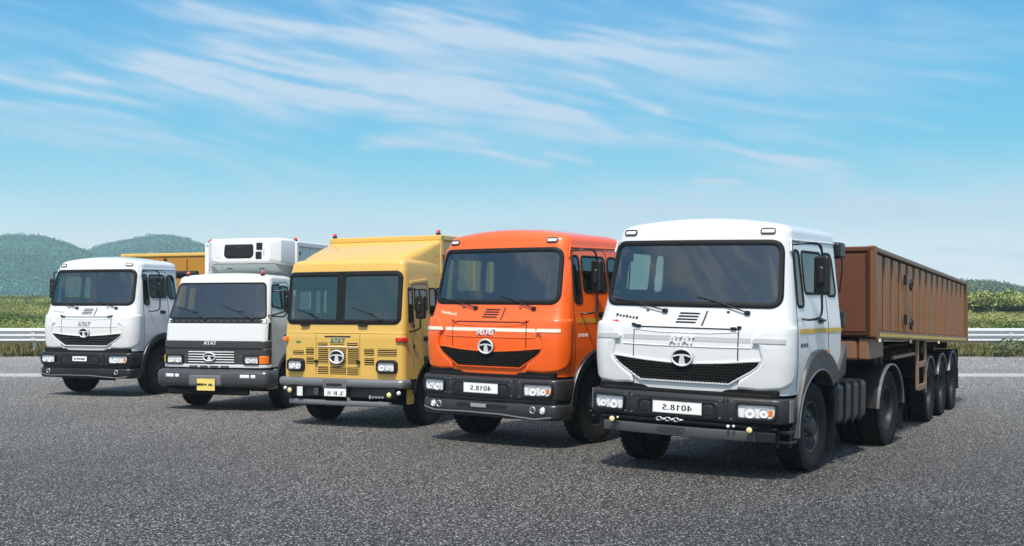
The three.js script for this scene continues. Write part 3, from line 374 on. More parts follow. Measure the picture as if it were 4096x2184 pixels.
function haulCab(t, o) {
  const paint = o.paint, S = surface([[.9, .055], [1.1, .08], [1.35, .095], [1.52, .095], [1.56, .088], [1.68, .082], [1.74, .05], [1.9, 0], [2.7, -.165], [2.8, -.2], [3, -.3]], [[.9, 1.17], [1.3, 1.2], [1.7, 1.2], [1.95, 1.17], [2.75, 1.08], [3, 1.05]], .09, .2);
  const F = (u, v, d) => S.front(u, v, d), L = S.side(-1), Rr = S.side(1), zb = o.zb, kz = (zb + .3) / -1.6, zz = z => -.3 + (z + .3) * kz;
  const uOf = p => { const w = S.wf(p.y), cx = w - S.rc, a = Math.abs(p.x); return Math.sign(p.x) * (a <= cx ? a : cx + S.rc * Math.asin(Math.min(1, (a - cx) / S.rc))); };
  const ws = rq([[-1.075, 1.94], [1.075, 1.94], [1.03, 2.645], [-1.03, 2.645]], .13, 8);
  const q1 = rq([[zz(-.55), 1.94], [zz(-.355), 1.94], [zz(-.385), 2.56], [zz(-.53), 2.56]], .06), q2 = rq([[zz(-1.29), 2.09], [zz(-.63), 2.09], [zz(-.62), 2.56], [zz(-1.27), 2.56]], .07), q3 = rq([[zz(-1.70), 2.07], [zz(-1.38), 2.07], [zz(-1.36), 2.56], [zz(-1.64), 2.56]], .09);
  const rw = rr(-.55, 2.0, .55, 2.5, .1), zw = -1.0, yw = .53, arch = (z, y) => Math.hypot(z - zw, y - yw) < .7 || (z < zw && y < 1.12) ;
  const sk = cabSkin(S, { y0: .955, ys: 2.765, rr: .24, hr: .12, crown: .03, arch: .06, zb, rb: .12,
    holes: (f, p) => f === 'front' ? inside(ws, uOf(p), p.y) : f === 'left' || f === 'right' ? [q1, q2, q3].some(q => inside(q, p.z, p.y)) || arch(p.z, p.y) : false,
    names: (f, p) => f === 'roof' ? 'roof' : f === 'front' && Math.abs(p.x) < .647 && p.y < 1.669 ? 'front_flap' : (f === 'left' || f === 'right') && p.z > zz(-1.33) && p.y < 2.66 ? 'door' : null });
  for (const [n, g] of Object.entries(sk.panels)) part(t, n, g, paint);
  part(t, 'cab_lining', sk.lining, M.interior);
  cabInside(t, S, { floor: 1.25, dashY: 1.93, zb, w: 1.14 });
  glaze(t, 'windscreen', F, ws, .03, .034, .02); for (const m of [L, Rr]) { glaze(t, 'quarter_window', m, q1, .012, .022, .014); glaze(t, 'door_window', m, q2, .012, .02, .012); glaze(t, 'rear_side_window', m, q3, .012, .022, .012); handle(t, m, zz(-1.08), 1.77); }
  // panel gaps, drip rail, cowl
  each(t, 'panel_gaps', [line(F, [[-.647, .96], [-.647, 1.669]], .006), line(F, [[.647, .96], [.647, 1.669]], .0075), line(F, [[-.647, 1.669], [.647, 1.669]], .008), ...[L, Rr].flatMap(m => [line(m, [[-.33, 1.0], [-.3, 1.75], [-.36, 2.62], [-.42, 2.665], [zz(-1.25), 2.665], [zz(-1.33), 2.6], [zz(-1.335), 1.3]], .005)])], M.black);
  each(t, 'drip_rail', [L, Rr].map(m => line(m, [[-.3, 2.55], [-.34, 2.68], [zb + .1, 2.7]], .012, .004)), paint);
  for (const s of [-1, 1]) each(t, 'flap_hinge', [bx(.07, .035, .03, ...F(s * .59, 1.675, .012).toArray(), .01), bx(.05, .03, .03, ...F(s * .655, 1.69, .012).toArray(), .01)], o.hinge || M.black);
  each(t, 'cowl_vent', [0, 1, 2, 3].map(k => patch(F, [[-.085 - k * .013, 1.825 - k * .034], [.17 - k * .012, 1.825 - k * .034], [.165 - k * .012, 1.843 - k * .034], [-.075 - k * .013, 1.845 - k * .034]], .003, -.003)), M.slot);
  each(t, 'cowl_trim', [patch(F, [[.2, 1.70], [.222, 1.70], [.262, 1.865], [.243, 1.865]], .008, -.003), ...[-.5, .5].map(u => bx(.035, .02, .02, ...F(u, 1.86, .006).toArray(), .006))], M.mid);
  wiper(t, F, [-.27, 1.855], [-.98, 1.985]); wiper(t, F, [.72, 1.852], [.12, 2.02]);
  // smile grille
  const gp = [[-.90, 1.325], [-.45, 1.285], [0, 1.262], [.45, 1.285], [.90, 1.325], [.875, 1.275], [.80, 1.215], [.545, 1.065], [-.545, 1.065], [-.80, 1.215], [-.875, 1.275]].reverse();
  const gr = new THREE.Group(); gr.name = 'grille'; t.add(gr); part(gr, 'grille_back', patch(F, gp, .004, -.004), M.slot);
  if (o.hex) { const hm = part(gr, 'honeycomb_mesh', hexMesh(F, offsetPoly(gp, -.012), .037, .022), M.mesh); hm.userData.kind = 'stuff'; } else each(gr, 'grille_bars', [1.12, 1.17, 1.22].map(v => line(F, [[-.72 + (1.22 - v) * 2, v], [.72 - (1.22 - v) * 2, v]], .009, .012)).concat([-.12, .0, .12, -.45, .45].map(u => line(F, [[u, 1.08], [u, 1.27]], .007, .012))), M.dark);
  part(gr, 'grille_surround', band(F, gp, .006, .016, .024), paint);
  const em = emblem(F, 0, 1.335, .125, .092, .03), eo = new THREE.Group(); eo.name = 'emblem'; t.add(eo); part(eo, 'emblem_back', em.back, M.mesh); part(eo, 'emblem_ring', em.chrome, M.bowl);
  part(t, 'lettering', wrap(text('ATAT', .082, .02, false, 1.15), F, -.02, 1.532, .004), o.letter || M.white);
  // corner deflector panels and the lower fascia
  const cp = [[.95, 1.715], [.80, 1.55], [.885, 1.50], [.925, 1.335], [.885, 1.255], [.80, 1.19], [.66, 1.105], [.64, 1.02], [.9, 1.005], [1.12, 1.03], [1.25, 1.09], [1.325, 1.2], [1.345, 1.45], [1.345, 1.715]].reverse();
  for (const q of [cp, mirror(cp)]) part(t, 'corner_panel', patch(F, rq(q, .03, 3), o.cheek || .036, -.004, .024, .03, 26), paint);
  each(t, 'fascia_crease', [line(F, [[-.79, 1.468], [-.4, 1.462], [.4, 1.462], [.79, 1.468]], .012, -.004), line(F, [[-.66, 1.64], [-.3, 1.615], [.3, 1.615], [.66, 1.64]], .01, -.004)], paint);
  if (o.stripe) each(t, 'front_stripe', [patch(F, rr(-.79, o.sv[0], .79, o.sv[1], .004), .003, -.003), ...[-1, 1].map(s => patch(F, (q => s > 0 ? q : mirror(q))([[.81, o.sv[0]], [1.16, o.sv[0]], [1.16, o.sv[1]], [.845, o.sv[1]]]), .045, .03, 0, .03, 14))], o.stripe);
  if (o.side) each(t, 'side_stripe', [L, Rr].map(m => patch(m, [[zb + .1, o.side[0]], [-.36, o.side[0]], [-.36, o.side[1]], [zb + .1, o.side[1]]], .004, -.003)), o.sideMat);
  tiny(part(t, 'badge', [0, 1, 2, 3, 4, 5, 6].map(k => bx(.03, k % 3 ? .03 : .045, .006, ...F(-.91 + k * .046, 1.79 - k * .005, .002).toArray(), .002)).concat(o.sideBadge ? [0, 1, 2, 3, 4].map(k => bx(.006, .05 - (k % 2) * .015, .035, 1.2, 1.5, -.42 - k * .05, .002)) : []), o.badge || M.mid));
  if (o.redMark) part(t, 'badge_stripe', patch(F, [[-.99, 1.728], [-.86, 1.712], [-.9, 1.74]], .003, -.002), M.redMark);
  for (const s of [-1, 1]) { const l = new THREE.Group(); l.name = 'marker_lamp'; t.add(l); const mp = rr(s * .86 - .075, 2.752, s * .86 + .075, 2.80, .016); part(l, 'lamp_bezel', band(F, mp, .008, .012, .022), o.lampBezel || M.mid); part(l, 'lamp_lens', patch(F, mp, .014, -.003), o.lampLens || M.lampWhite); }
  // wheel arch fender
  const inn = [], out = []; for (let a = -4; a <= 136; a += 10) { const q = a * Math.PI / 180; inn.push([zw + .68 * Math.cos(q), yw + .68 * Math.sin(q)]); const R = o.wide ? .745 + .17 * sstep(30, 75, a) : .8; out.push([zw + R * Math.cos(q), yw + R * Math.sin(q)]); } if (o.wide) { inn.push([zb + .02, 1.1]); out.push([zb + .02, 1.485]); for (const q of out) q[1] = Math.min(q[1], 1.485); }
  const fx = v => S.wf(Math.max(1, v)); const fend = sg => grid((i, j) => { const d = [-.16, .035, .05, .05, .035, -.02][j], k = [0, 0, .08, .92, 1, 1][j], a = inn[i], b = out[i], z = a[0] + (b[0] - a[0]) * k, y = a[1] + (b[1] - a[1]) * k; return V(sg * (fx(y) + d), y, z); }, inn.length - 1, 5, false, .6);
  for (const s of [-1, 1]) { part(t, 'fender', fend(s), o.fender || M.mid); part(t, 'arch_liner', archGeo(s * .62, s * 1.16, yw, zw, .685, -12, 168), M.chassis); if (o.wide) { part(t, 'fender_lip', tube(inn.slice(0, 15).map(([z, y]) => [s * (fx(y) + .045), y, z]), .014, false, 60), M.steel); part(t, 'bumper_end_plate', bx(.02, .24, .1, s * 1.225, .79, -.06, .008), M.steel); } if (o.wide) part(t, 'side_repeater', [bx(.03, .05, .09, s * 1.245, 1.41, zw - .2, .014)], M.amber); part(t, 'mud_flap', bx(.5, .62, .02, s * .92, .52, zw - .72, .004), M.rubber); }
  // bumper
  const B = surface([[.3, .2], [1, .2]], [[0, 1.2], [1, 1.2]], .13, .16), BF = (u, v, d) => B.front(u, v, d), bm = o.bumperMat || M.dark;
  part(t, 'bumper', [bar(B, .645, .925, 1.5, .02, .14, .03), patch(BF, rr(-.52, .682, .48, .85, .04), .028, 0, .01)], bm);
  part(t, 'bumper_backing', [bx(2.1, .5, .2, 0, .72, -.02, .03), bx(2.2, .12, .1, 0, .95, .0, .02)], M.chassis);
  part(t, 'number_recess', [patch(BF, rr(-.50, .69, .46, .842, .05), .031, .02), band(BF, rr(-.50, .69, .46, .842, .05), .004, .014, .04)], M.black);
  const vent = new THREE.Group(); vent.name = 'bumper_vents'; t.add(vent); for (const [a, b] of [[-.475, -.345], [.3, .42]]) { part(vent, 'vent', patch(BF, rr(a, .705, b, .825, .045), .036, .02, .006), M.dark); each(vent, 'vent_mesh', [0, 1, 2, 3, 4].map(k => line(BF, [[a + .02, .725 + k * .02], [b - .02, .725 + k * .02]], .003, .037)), M.black); }
  each(t, 'bumper_gaps', [-.625, .545, .585].map(u => line(BF, [[u, .66], [u, .915]], .007, .019)).concat([line(BF, [[-.6, .875], [.56, .875]], .005, .02)]), M.slot);
  tiny(part(t, 'bumper_bolts', [-.675, -.59, .63, .5].flatMap(u => [.69, .88].map(v => cyl(.011, .011, .012, ...BF(u, v, .024).toArray(), 'z', 8))), M.steel));
  const hp = rq([[.70, .705], [1.07, .705], [1.10, .745], [1.11, .86], [.69, .86]], .03); lamp(t, BF, hp, .04, true); lamp(t, BF, mirror(hp), .04, true);
  part(t, 'number_plate', [flatPlate(BF, -o.pw, o.pv[0], o.pw, o.pv[1], .05)], o.plateMat, o.plateLabel); part(t, 'plate_holder', bx(o.pw * 2 + .02, o.pv[1] - o.pv[0] + .02, .03, 0, (o.pv[0] + o.pv[1]) / 2, BF(o.pw, .75, 0).z + .03, .006), M.black);
  if (o.towBar) {
    part(t, 'tow_bar', [bar(B, .445, .56, 1.0, .0, .08, .012)], M.mid); each(t, 'bumper_step', [bx(.36, .11, .06, .93, .505, .1, .012), bx(.2, .04, .2, 1.12, .56, -.1, .01), bx(.2, .03, .2, 1.14, .45, -.12, .01), bx(.03, .22, .03, 1.2, .5, -.1, .01), bx(.03, .22, .03, 1.08, .5, -.05, .01)], M.black);
    part(t, 'cross_tube', tube([[-1.05, .605, .06], [-.3, .615, .14], [.3, .615, .14], [1.1, .59, .02]], .028, false, 40), M.dark);
    for (const [u, v] of [[-.83, .585], [.845, .582]]) { const f = new THREE.Group(); f.name = 'fog_lamp'; t.add(f); const p = BF(u, v, .05); part(f, 'fog_housing', cyl(.043, .035, .05, p.x, p.y, p.z, 'z'), M.black); part(f, 'fog_lens', new THREE.SphereGeometry(.034, 16, 10).scale(1, 1, .5).translate(p.x, p.y, p.z + .03), M.fogYellow); }
    each(t, 'small_lamps', [[.6, .606, .02], [.662, .612, .016], [-.77, .605, .014]].map(([u, v, r]) => new THREE.SphereGeometry(r, 12, 8).translate(...BF(u, v, .045).toArray())), M.lampWhite);
    tiny(part(t, 'chain', [0, 1, 2, 3, 4, 5].map(k => { const g = new THREE.TorusGeometry(.026, .007, 6, 14); g.scale(1.3, .8, 1); if (k % 2) g.rotateX(1.2); return g.translate(...BF(-.2 + k * .052, .64, .075).toArray()); }), M.satin));
  } else {
    each(t, 'lower_bumper', [bar(B, .385, .605, 1.45, .02, .14, .045), bar(B, .60, .655, 1.42, -.02, .1, .01)], o.lowMat || M.bumper);
    part(t, 'lower_slot', patch(BF, rr(-.45, .515, .43, .565, .02), .024, .01), M.slot);
    if (o.slotBadge) part(t, 'slot_badge', [bx(.27, .05, .02, ...BF(-.045, .54, .03).toArray(), .008), ...[-.1, -.05, 0].map(u => bx(.012, .05, .024, ...BF(u, .54, .031).toArray(), .003))], M.satin);
    part(t, 'lip_highlight', line(BF, [[-1.15, .47], [-.9, .43], [-.3, .445], [.3, .44], [.85, .40], [1.1, .43]], .012, .022), M.bumperLight);  // pale strip on the lower lip, its curved highlight put into the colour
    for (const u of o.fogs) { const f = new THREE.Group(); f.name = 'fog_lamp'; t.add(f); const p = BF(u, .52, .02); part(f, 'fog_ring', new THREE.TorusGeometry(.042, .008, 8, 20).translate(p.x, p.y, p.z + .004), M.satin); part(f, 'fog_lens', new THREE.SphereGeometry(.04, 16, 10).scale(1, 1, .4).translate(p.x, p.y, p.z), Math.abs(u) > .9 ? M.lampWhite : M.mid); }
  }
  mirrorSet(t, 1, 1.36, 2.29, -.62, .19, .44, 1.36, [[[1.1, 2.63, -.36], [1.25, 2.645, -.42], [1.35, 2.63, -.55], [1.36, 2.5, -.62]], [[1.17, 1.8, -.46], [1.27, 1.79, -.5], [1.35, 1.83, -.6], [1.36, 2.08, -.62]]]);
  if (o.leftMirror) mirrorSet(t, -1, 1.36, 2.29, -.5, .19, .44, 1.36, [[[1.1, 2.63, -.36], [1.25, 2.645, -.42], [1.35, 2.63, -.48], [1.36, 2.5, -.5]], [[1.17, 1.8, -.46], [1.27, 1.79, -.48], [1.35, 1.83, -.5], [1.36, 2.08, -.5]]]);
  const zi = zb - .12; part(t, 'air_intake', o.intake === 'bar' ? [cyl(.085, .085, .62, 1.12, 2.6, zi - .1, 'x'), cyl(.05, .05, .5, .85, 2.35, zi - .05)] : [bx(.22, .2, .24, 1.03, 2.63, zi, .04), bx(.1, .5, .12, 1.0, 2.38, zi, .02), bx(.12, .22, .14, 1.12, 1.78, zi + .02, .03), tube([[1.12, 2.72, zi], [1.13, 2.4, zi], [1.1, 2.1, zi]], .012)], M.black);
  return S;
}
const dualAxle = (t, r, w, xo, z, guard = true) => { for (const s of [-1, 1]) { wheel(t, r, w, s * xo, z, s, true); wheel(t, r, w, s * (xo - w - .05), z, s, true); if (guard) part(t, 'mudguard', [archGeo(s * (xo - w - .25), s * (xo + w / 2 + .02), r, z, r + .09, 0, 180, .014), ...[z - r - .1].map(q => bx(w * 2 + .1, .55, .015, s * (xo - w / 2), .45, q, .004))], M.dark); } };

const row = 'trucks parked side by side in a diagonal row';
// ---- rightmost: white tractor
{
  const t = thing('tractor_truck', 'white tractor truck with mirrored 4018.S plate, rightmost in the row, hauling a brown trailer', 'truck', row);
  haulCab(t, { paint: M.white, zb: -1.93, hex: true, stripe: M.greyDecal, sv: [1.522, 1.575], side: [1.63, 1.685], sideMat: M.yellowTape, sideBadge: true, redMark: true, wide: true, fender: M.mid, bumperMat: M.dark, pw: .3, pv: [.706, .842], plateMat: p4018, plateLabel: 'white plate with mirrored black number 4018.S', towBar: true });
  chassis(t, -5.4, [-4.15], { front: .0 }); wheel(t, .515, .29, 1.0, -1.0, 1); wheel(t, .515, .29, -1.0, -1.0, -1);
  for (const s of [-1, 1]) { wheel(t, .515, .28, s * 1.0, -4.15, s, true); wheel(t, .515, .28, s * .67, -4.15, s, true); part(t, 'mudguard', archGeo(s * .5, s * 1.17, .515, -4.15, .61, 5, 175, .016), M.dark); part(t, 'mudguard_edge', archGeo(s * 1.155, s * 1.19, .515, -4.15, .615, 5, 175, .022), M.steel); part(t, 'mud_flap', bx(.62, .6, .02, s * .84, .5, -4.82, .004), M.rubber); }
  const tank = new THREE.Group(); tank.name = 'fuel_tank'; t.add(tank); each(tank, 'tank_body', [0, 1, 2, 3].map(k => bx(.5, .5, .285, .9, .74, -2.03 - k * .31, .07)), M.dark); each(tank, 'tank_straps', [0, 1, 2].map(k => bx(.53, .52, .03, .9, .74, -2.185 - k * .31, .01)), M.black); part(tank, 'filler_cap', cyl(.07, .07, .08, .95, 1.02, -2.4), M.black);
  each(t, 'air_tanks', [cyl(.14, .14, .9, -.9, .75, -2.5, 'z'), cyl(.14, .14, .8, .55, 1.0, -2.7, 'z'), bx(.5, .4, .5, .7, .62, -3.25, .04)], M.chassis); part(t, 'fifth_wheel', [bx(.9, .06, .8, 0, 1.12, -4.1, .05), bx(.8, .22, .5, 0, .98, -4.1, .03)], M.chassis);
  each(t, 'air_lines', [0, 1, 2].map(k => tube([[-.2 + k * .18, 1.7, -1.98], [-.2 + k * .18, 1.25, -2.35], [-.1 + k * .1, 1.3, -2.75], [-.2 + k * .2, 1.6, -2.95]], .016, false, 30)), M.rubber); part(t, 'deck_plate', bx(1.5, .03, 1.1, 0, .92, -2.6, .006), M.mid);
  place(t, 1.988, -13.465, -.58, -.022);
}
// ---- brown trailer behind it
{
  const t = thing('tipper_trailer', 'brown ribbed tipper trailer on three axles coupled behind the rightmost white tractor', 'trailer'), Lb = 9.3, Hb = 1.16, body = new THREE.Group(), P = [], add = (n, g, m, l) => { const p = part(t, n, g, m, l); P.push(p); return p; }, addEach = (n, g, m) => g.forEach(q => add(n, q, m));
  add('box_wall', [bx(2.38, Hb, .06, 0, Hb / 2, -.05, .008), bx(2.38, Hb, .06, 0, Hb / 2, -Lb + .05, .008), ...[-1, 1].map(s => bx(.05, Hb, Lb, s * 1.165, Hb / 2, -Lb / 2, .008)), bx(2.3, .06, Lb, 0, .05, -Lb / 2)], M.brownShade);  // wall between the ribs coloured dark in place of recess shade
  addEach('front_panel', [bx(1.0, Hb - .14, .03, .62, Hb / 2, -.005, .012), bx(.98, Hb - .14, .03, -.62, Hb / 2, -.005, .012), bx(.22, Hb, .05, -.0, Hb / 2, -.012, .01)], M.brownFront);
  for (const s of [-1, 1]) { for (let k = 0; k < 15; k++) { const w = .405, z = -.42 - k * .6; const g = grid((i, j) => V(s * (1.19 + [0, .03, .03, 0][i]), .1 + (Hb - .16) * j, z - [0, .018, w - .018, w][i] + .215), 3, 1, false, .3); add('side_rib', [g, bx(.03, .012, w - .06, s * 1.2, Hb - .07, z + .012, .004)], M.brownLit); } addEach('top_rail', [bx(.09, .07, Lb, s * 1.2, Hb, -Lb / 2, .02)], M.brown); add('bottom_rail', bx(.09, .11, Lb - .1, s * 1.2, .035, -Lb / 2, .015), M.brown); add('reflective_strip', bx(.008, .045, Lb - .6, s * 1.249, .035, -Lb / 2, .002), M.yellowTape); addEach('corner_post', [bx(.1, Hb + .04, .09, s * 1.205, Hb / 2 + .02, -.045, .015), bx(.1, Hb + .04, .09, s * 1.205, Hb / 2 + .02, -Lb + .045, .015)], M.brown); }
  addEach('top_rail', [bx(2.4, .07, .09, 0, Hb, -.045, .02), bx(2.4, .07, .09, 0, Hb, -Lb + .045, .02)], M.brownFront);
  for (const [z, y] of [[-2.1, .86], [-2.1, .28]]) addEach('door_latch', [bx(.05, .16, .06, 1.27, y, z, .012), ((g) => { g.rotateY(Math.PI / 2); return g.translate(1.29, y - .06, z - .36); })(new THREE.TorusGeometry(.075, .018, 8, 18))], M.black);
  addEach('side_lamps', [-.25, -2.6, -5.4].map(z => bx(.03, .05, .07, 1.255, -.04, z, .012)), M.fogYellow);
  for (const p of P) { p.rotation.x = -.031; p.position.y = 1.51; }
  part(t, 'gooseneck', [bx(2.0, .28, .9, 0, 1.34, -.5, .05), bx(.14, .3, 1.0, 1.08, 1.36, -.55, .03), bx(.14, .3, 1.0, -1.08, 1.36, -.55, .03)], std('tan_brown_paint', [.2, .1, .055], .5));
  part(t, 'chassis_frame', [-1, 1].map(s => bx(.12, .32, 8.4, s * .42, 1.1, -5.0, .015, -.0)).concat([-1.6, -3, -4.4, -5.6, -7, -8.6].map(z => bx(1.9, .12, .1, 0, 1.16, z))), std('dark_brown_frame', [.05, .022, .014], .6));
  each(t, 'landing_leg', [-1, 1].map(s => bx(.12, .85, .12, s * .85, .78, -2.2, .01)).concat([-1, 1].map(s => bx(.3, .04, .3, s * .85, .34, -2.2, .01))), std('dark_brown_leg', [.06, .028, .018], .6));
  const lad = std('brown_ladder', [.22, .13, .08], .5); each(t, 'side_frame', [bx(.05, .82, .06, 1.2, 1.02, -3.5, .01), bx(.05, .95, .06, 1.2, 1.0, -4.25, .01), bx(.05, .09, .75, 1.2, 1.0, -3.87, .01), bx(.05, .09, .75, 1.2, .64, -3.87, .01), bx(.05, .05, 1.9, 1.16, 1.18, -2.6, .01)], lad);
  each(t, 'axle', [-4.9, -6.25, -7.6].map(z => cyl(.09, .09, 1.9, 0, .5, z, 'x')), M.chassis);
  for (const z of [-4.9, -6.25, -7.6]) for (const s of [-1, 1]) { wheel(t, .5, .26, s * 1.05, z, s, true); wheel(t, .5, .26, s * .73, z, s, true); part(t, 'mudguard_edge', archGeo(s * 1.16, s * 1.2, .5, z, .575, 25, 155, .022), M.steel); part(t, 'mudguard', archGeo(s * .55, s * 1.17, .5, z, .57, 25, 155, .014), M.black); }
  each(t, 'mud_flap', [-1, 1].map(s => bx(.62, .75, .02, s * .88, .72, -8.28, .004)), M.rubber);
  t.position.set(3.63, 0, -15.89); t.rotation.y = -.49;
}
// ---- orange tractor
{
  const t = thing('tractor_truck', 'orange tractor truck with cream front stripe and mirrored 4018.S plate, second from the right', 'truck', row);
  haulCab(t, { paint: M.orange, zb: -1.75, hex: true, stripe: M.cream, sv: [1.54, 1.586], side: [1.66, 1.73], sideMat: std('dull_gold_stripe', [.62, .25, .02], .4), sideBadge: true, fender: M.black, bumperMat: M.bumper, pw: .3, pv: [.71, .845], plateMat: p4018, plateLabel: 'white plate with mirrored black number 4018.S', slotBadge: true, fogs: [.83, .975, -.81, -.93], letter: M.bowl, hinge: M.orange, badge: M.cream });
  chassis(t, -5.4, [-4.1]); wheel(t, .515, .29, 1.0, -1.0, 1); wheel(t, .515, .29, -1.0, -1.0, -1); dualAxle(t, .515, .28, 1.0, -4.1);
  each(t, 'fuel_tank', [0, 1, 2].map(k => bx(.5, .5, .3, .9, .74, -2.05 - k * .32, .07)), M.dark); part(t, 'fifth_wheel', bx(.9, .06, .8, 0, 1.12, -4.1, .05), M.chassis); part(t, 'bracket_frame', [tube([[-1.12, 2.62, -.5], [-1.34, 2.62, -.55], [-1.36, 2.2, -.6], [-1.36, 1.9, -.6], [-1.18, 1.85, -.5]], .014, false, 30)], M.steel);
  place(t, -.29, -16.396, -.63, -.008, 1.01); t.scale.set(.985, 1.02, 1.01);
}
// ---- leftmost: white truck with the amber tipper body
{
  const t = thing('tipper_truck', 'white truck with dark smile grille and amber yellow tipper body, leftmost in the row', 'truck', row);
  haulCab(t, { paint: M.white, zb: -1.6, hex: false, cheek: .022, stripe: null, fender: M.black, bumperMat: M.black, lowMat: M.black, pw: .185, pv: [.742, .845], plateMat: pSmall, fogs: [.86, -.9], leftMirror: true, intake: 'bar', letter: M.greyDecal, badge: M.greyDecal });
  chassis(t, -7.2, [-4.6, -5.9]); wheel(t, .515, .29, 1.0, -1.0, 1); wheel(t, .515, .29, -1.0, -1.0, -1); dualAxle(t, .515, .28, 1.0, -4.6); dualAxle(t, .515, .28, 1.0, -5.9);
  part(t, 'tipper_body', [bx(2.4, 1.95, .06, 0, 2.12, -2.6, .01), bx(2.4, 1.9, .06, 0, 2.1, -7.1, .01), ...[-1, 1].map(s => bx(.06, 1.9, 4.5, s * 1.18, 2.1, -4.85, .01)), bx(2.3, .08, 4.5, 0, 1.18, -4.85)], M.amberBody);
  each(t, 'top_rim', [bx(2.48, .08, .12, 0, 3.09, -2.6, .02), ...[-1, 1].map(s => bx(.1, .08, 4.5, s * 1.2, 3.07, -4.85, .02))], M.yellow); for (const s of [-1, 1]) for (let k = 0; k < 8; k++) part(t, 'side_rib', bx(.07, 1.75, .1, s * 1.225, 2.1, -2.9 - k * .58, .02), M.amberBody); each(t, 'headboard_rib', [-.2, .6].map(x => bx(.06, 1.8, .05, x, 2.1, -2.55, .015)), M.amberBody); part(t, 'headboard_tag', bx(.07, .12, .02, .02, 2.95, -2.555, .004), M.dark);
  each(t, 'side_guard', [bx(.06, .1, 1.2, 1.1, .75, -2.9, .01), bx(.5, .5, .9, .85, .75, -2.5, .05)], M.chassis);
  place(t, -9.136, -25.341, -.36, 0, 1.017);
}
const loft = (secs, cap = true) => { const n = secs[0].length, g = [grid((i, j) => V(...secs[j][i % n]), n, secs.length - 1, true, .5)]; if (cap) for (const s of [secs[0], secs[secs.length - 1]]) { const c = [0, 1, 2].map(k => s.reduce((a, p) => a + p[k], 0) / n); g.push(grid((i, j) => V(...(j ? c : s[i % n])), n, 1, true, .5)); } return g; };
const beacon = (t, x, y, z) => { const o = new THREE.Group(); o.name = 'marker_beacon'; t.add(o); part(o, 'beacon_lens', lathe([[.001, .075], [.022, .068], [.034, .045], [.036, .015]], 16).translate(x, y, z), M.red, 'red-orange roof lamp'); part(o, 'beacon_base', cyl(.038, .042, .04, x, y, z), M.black); };
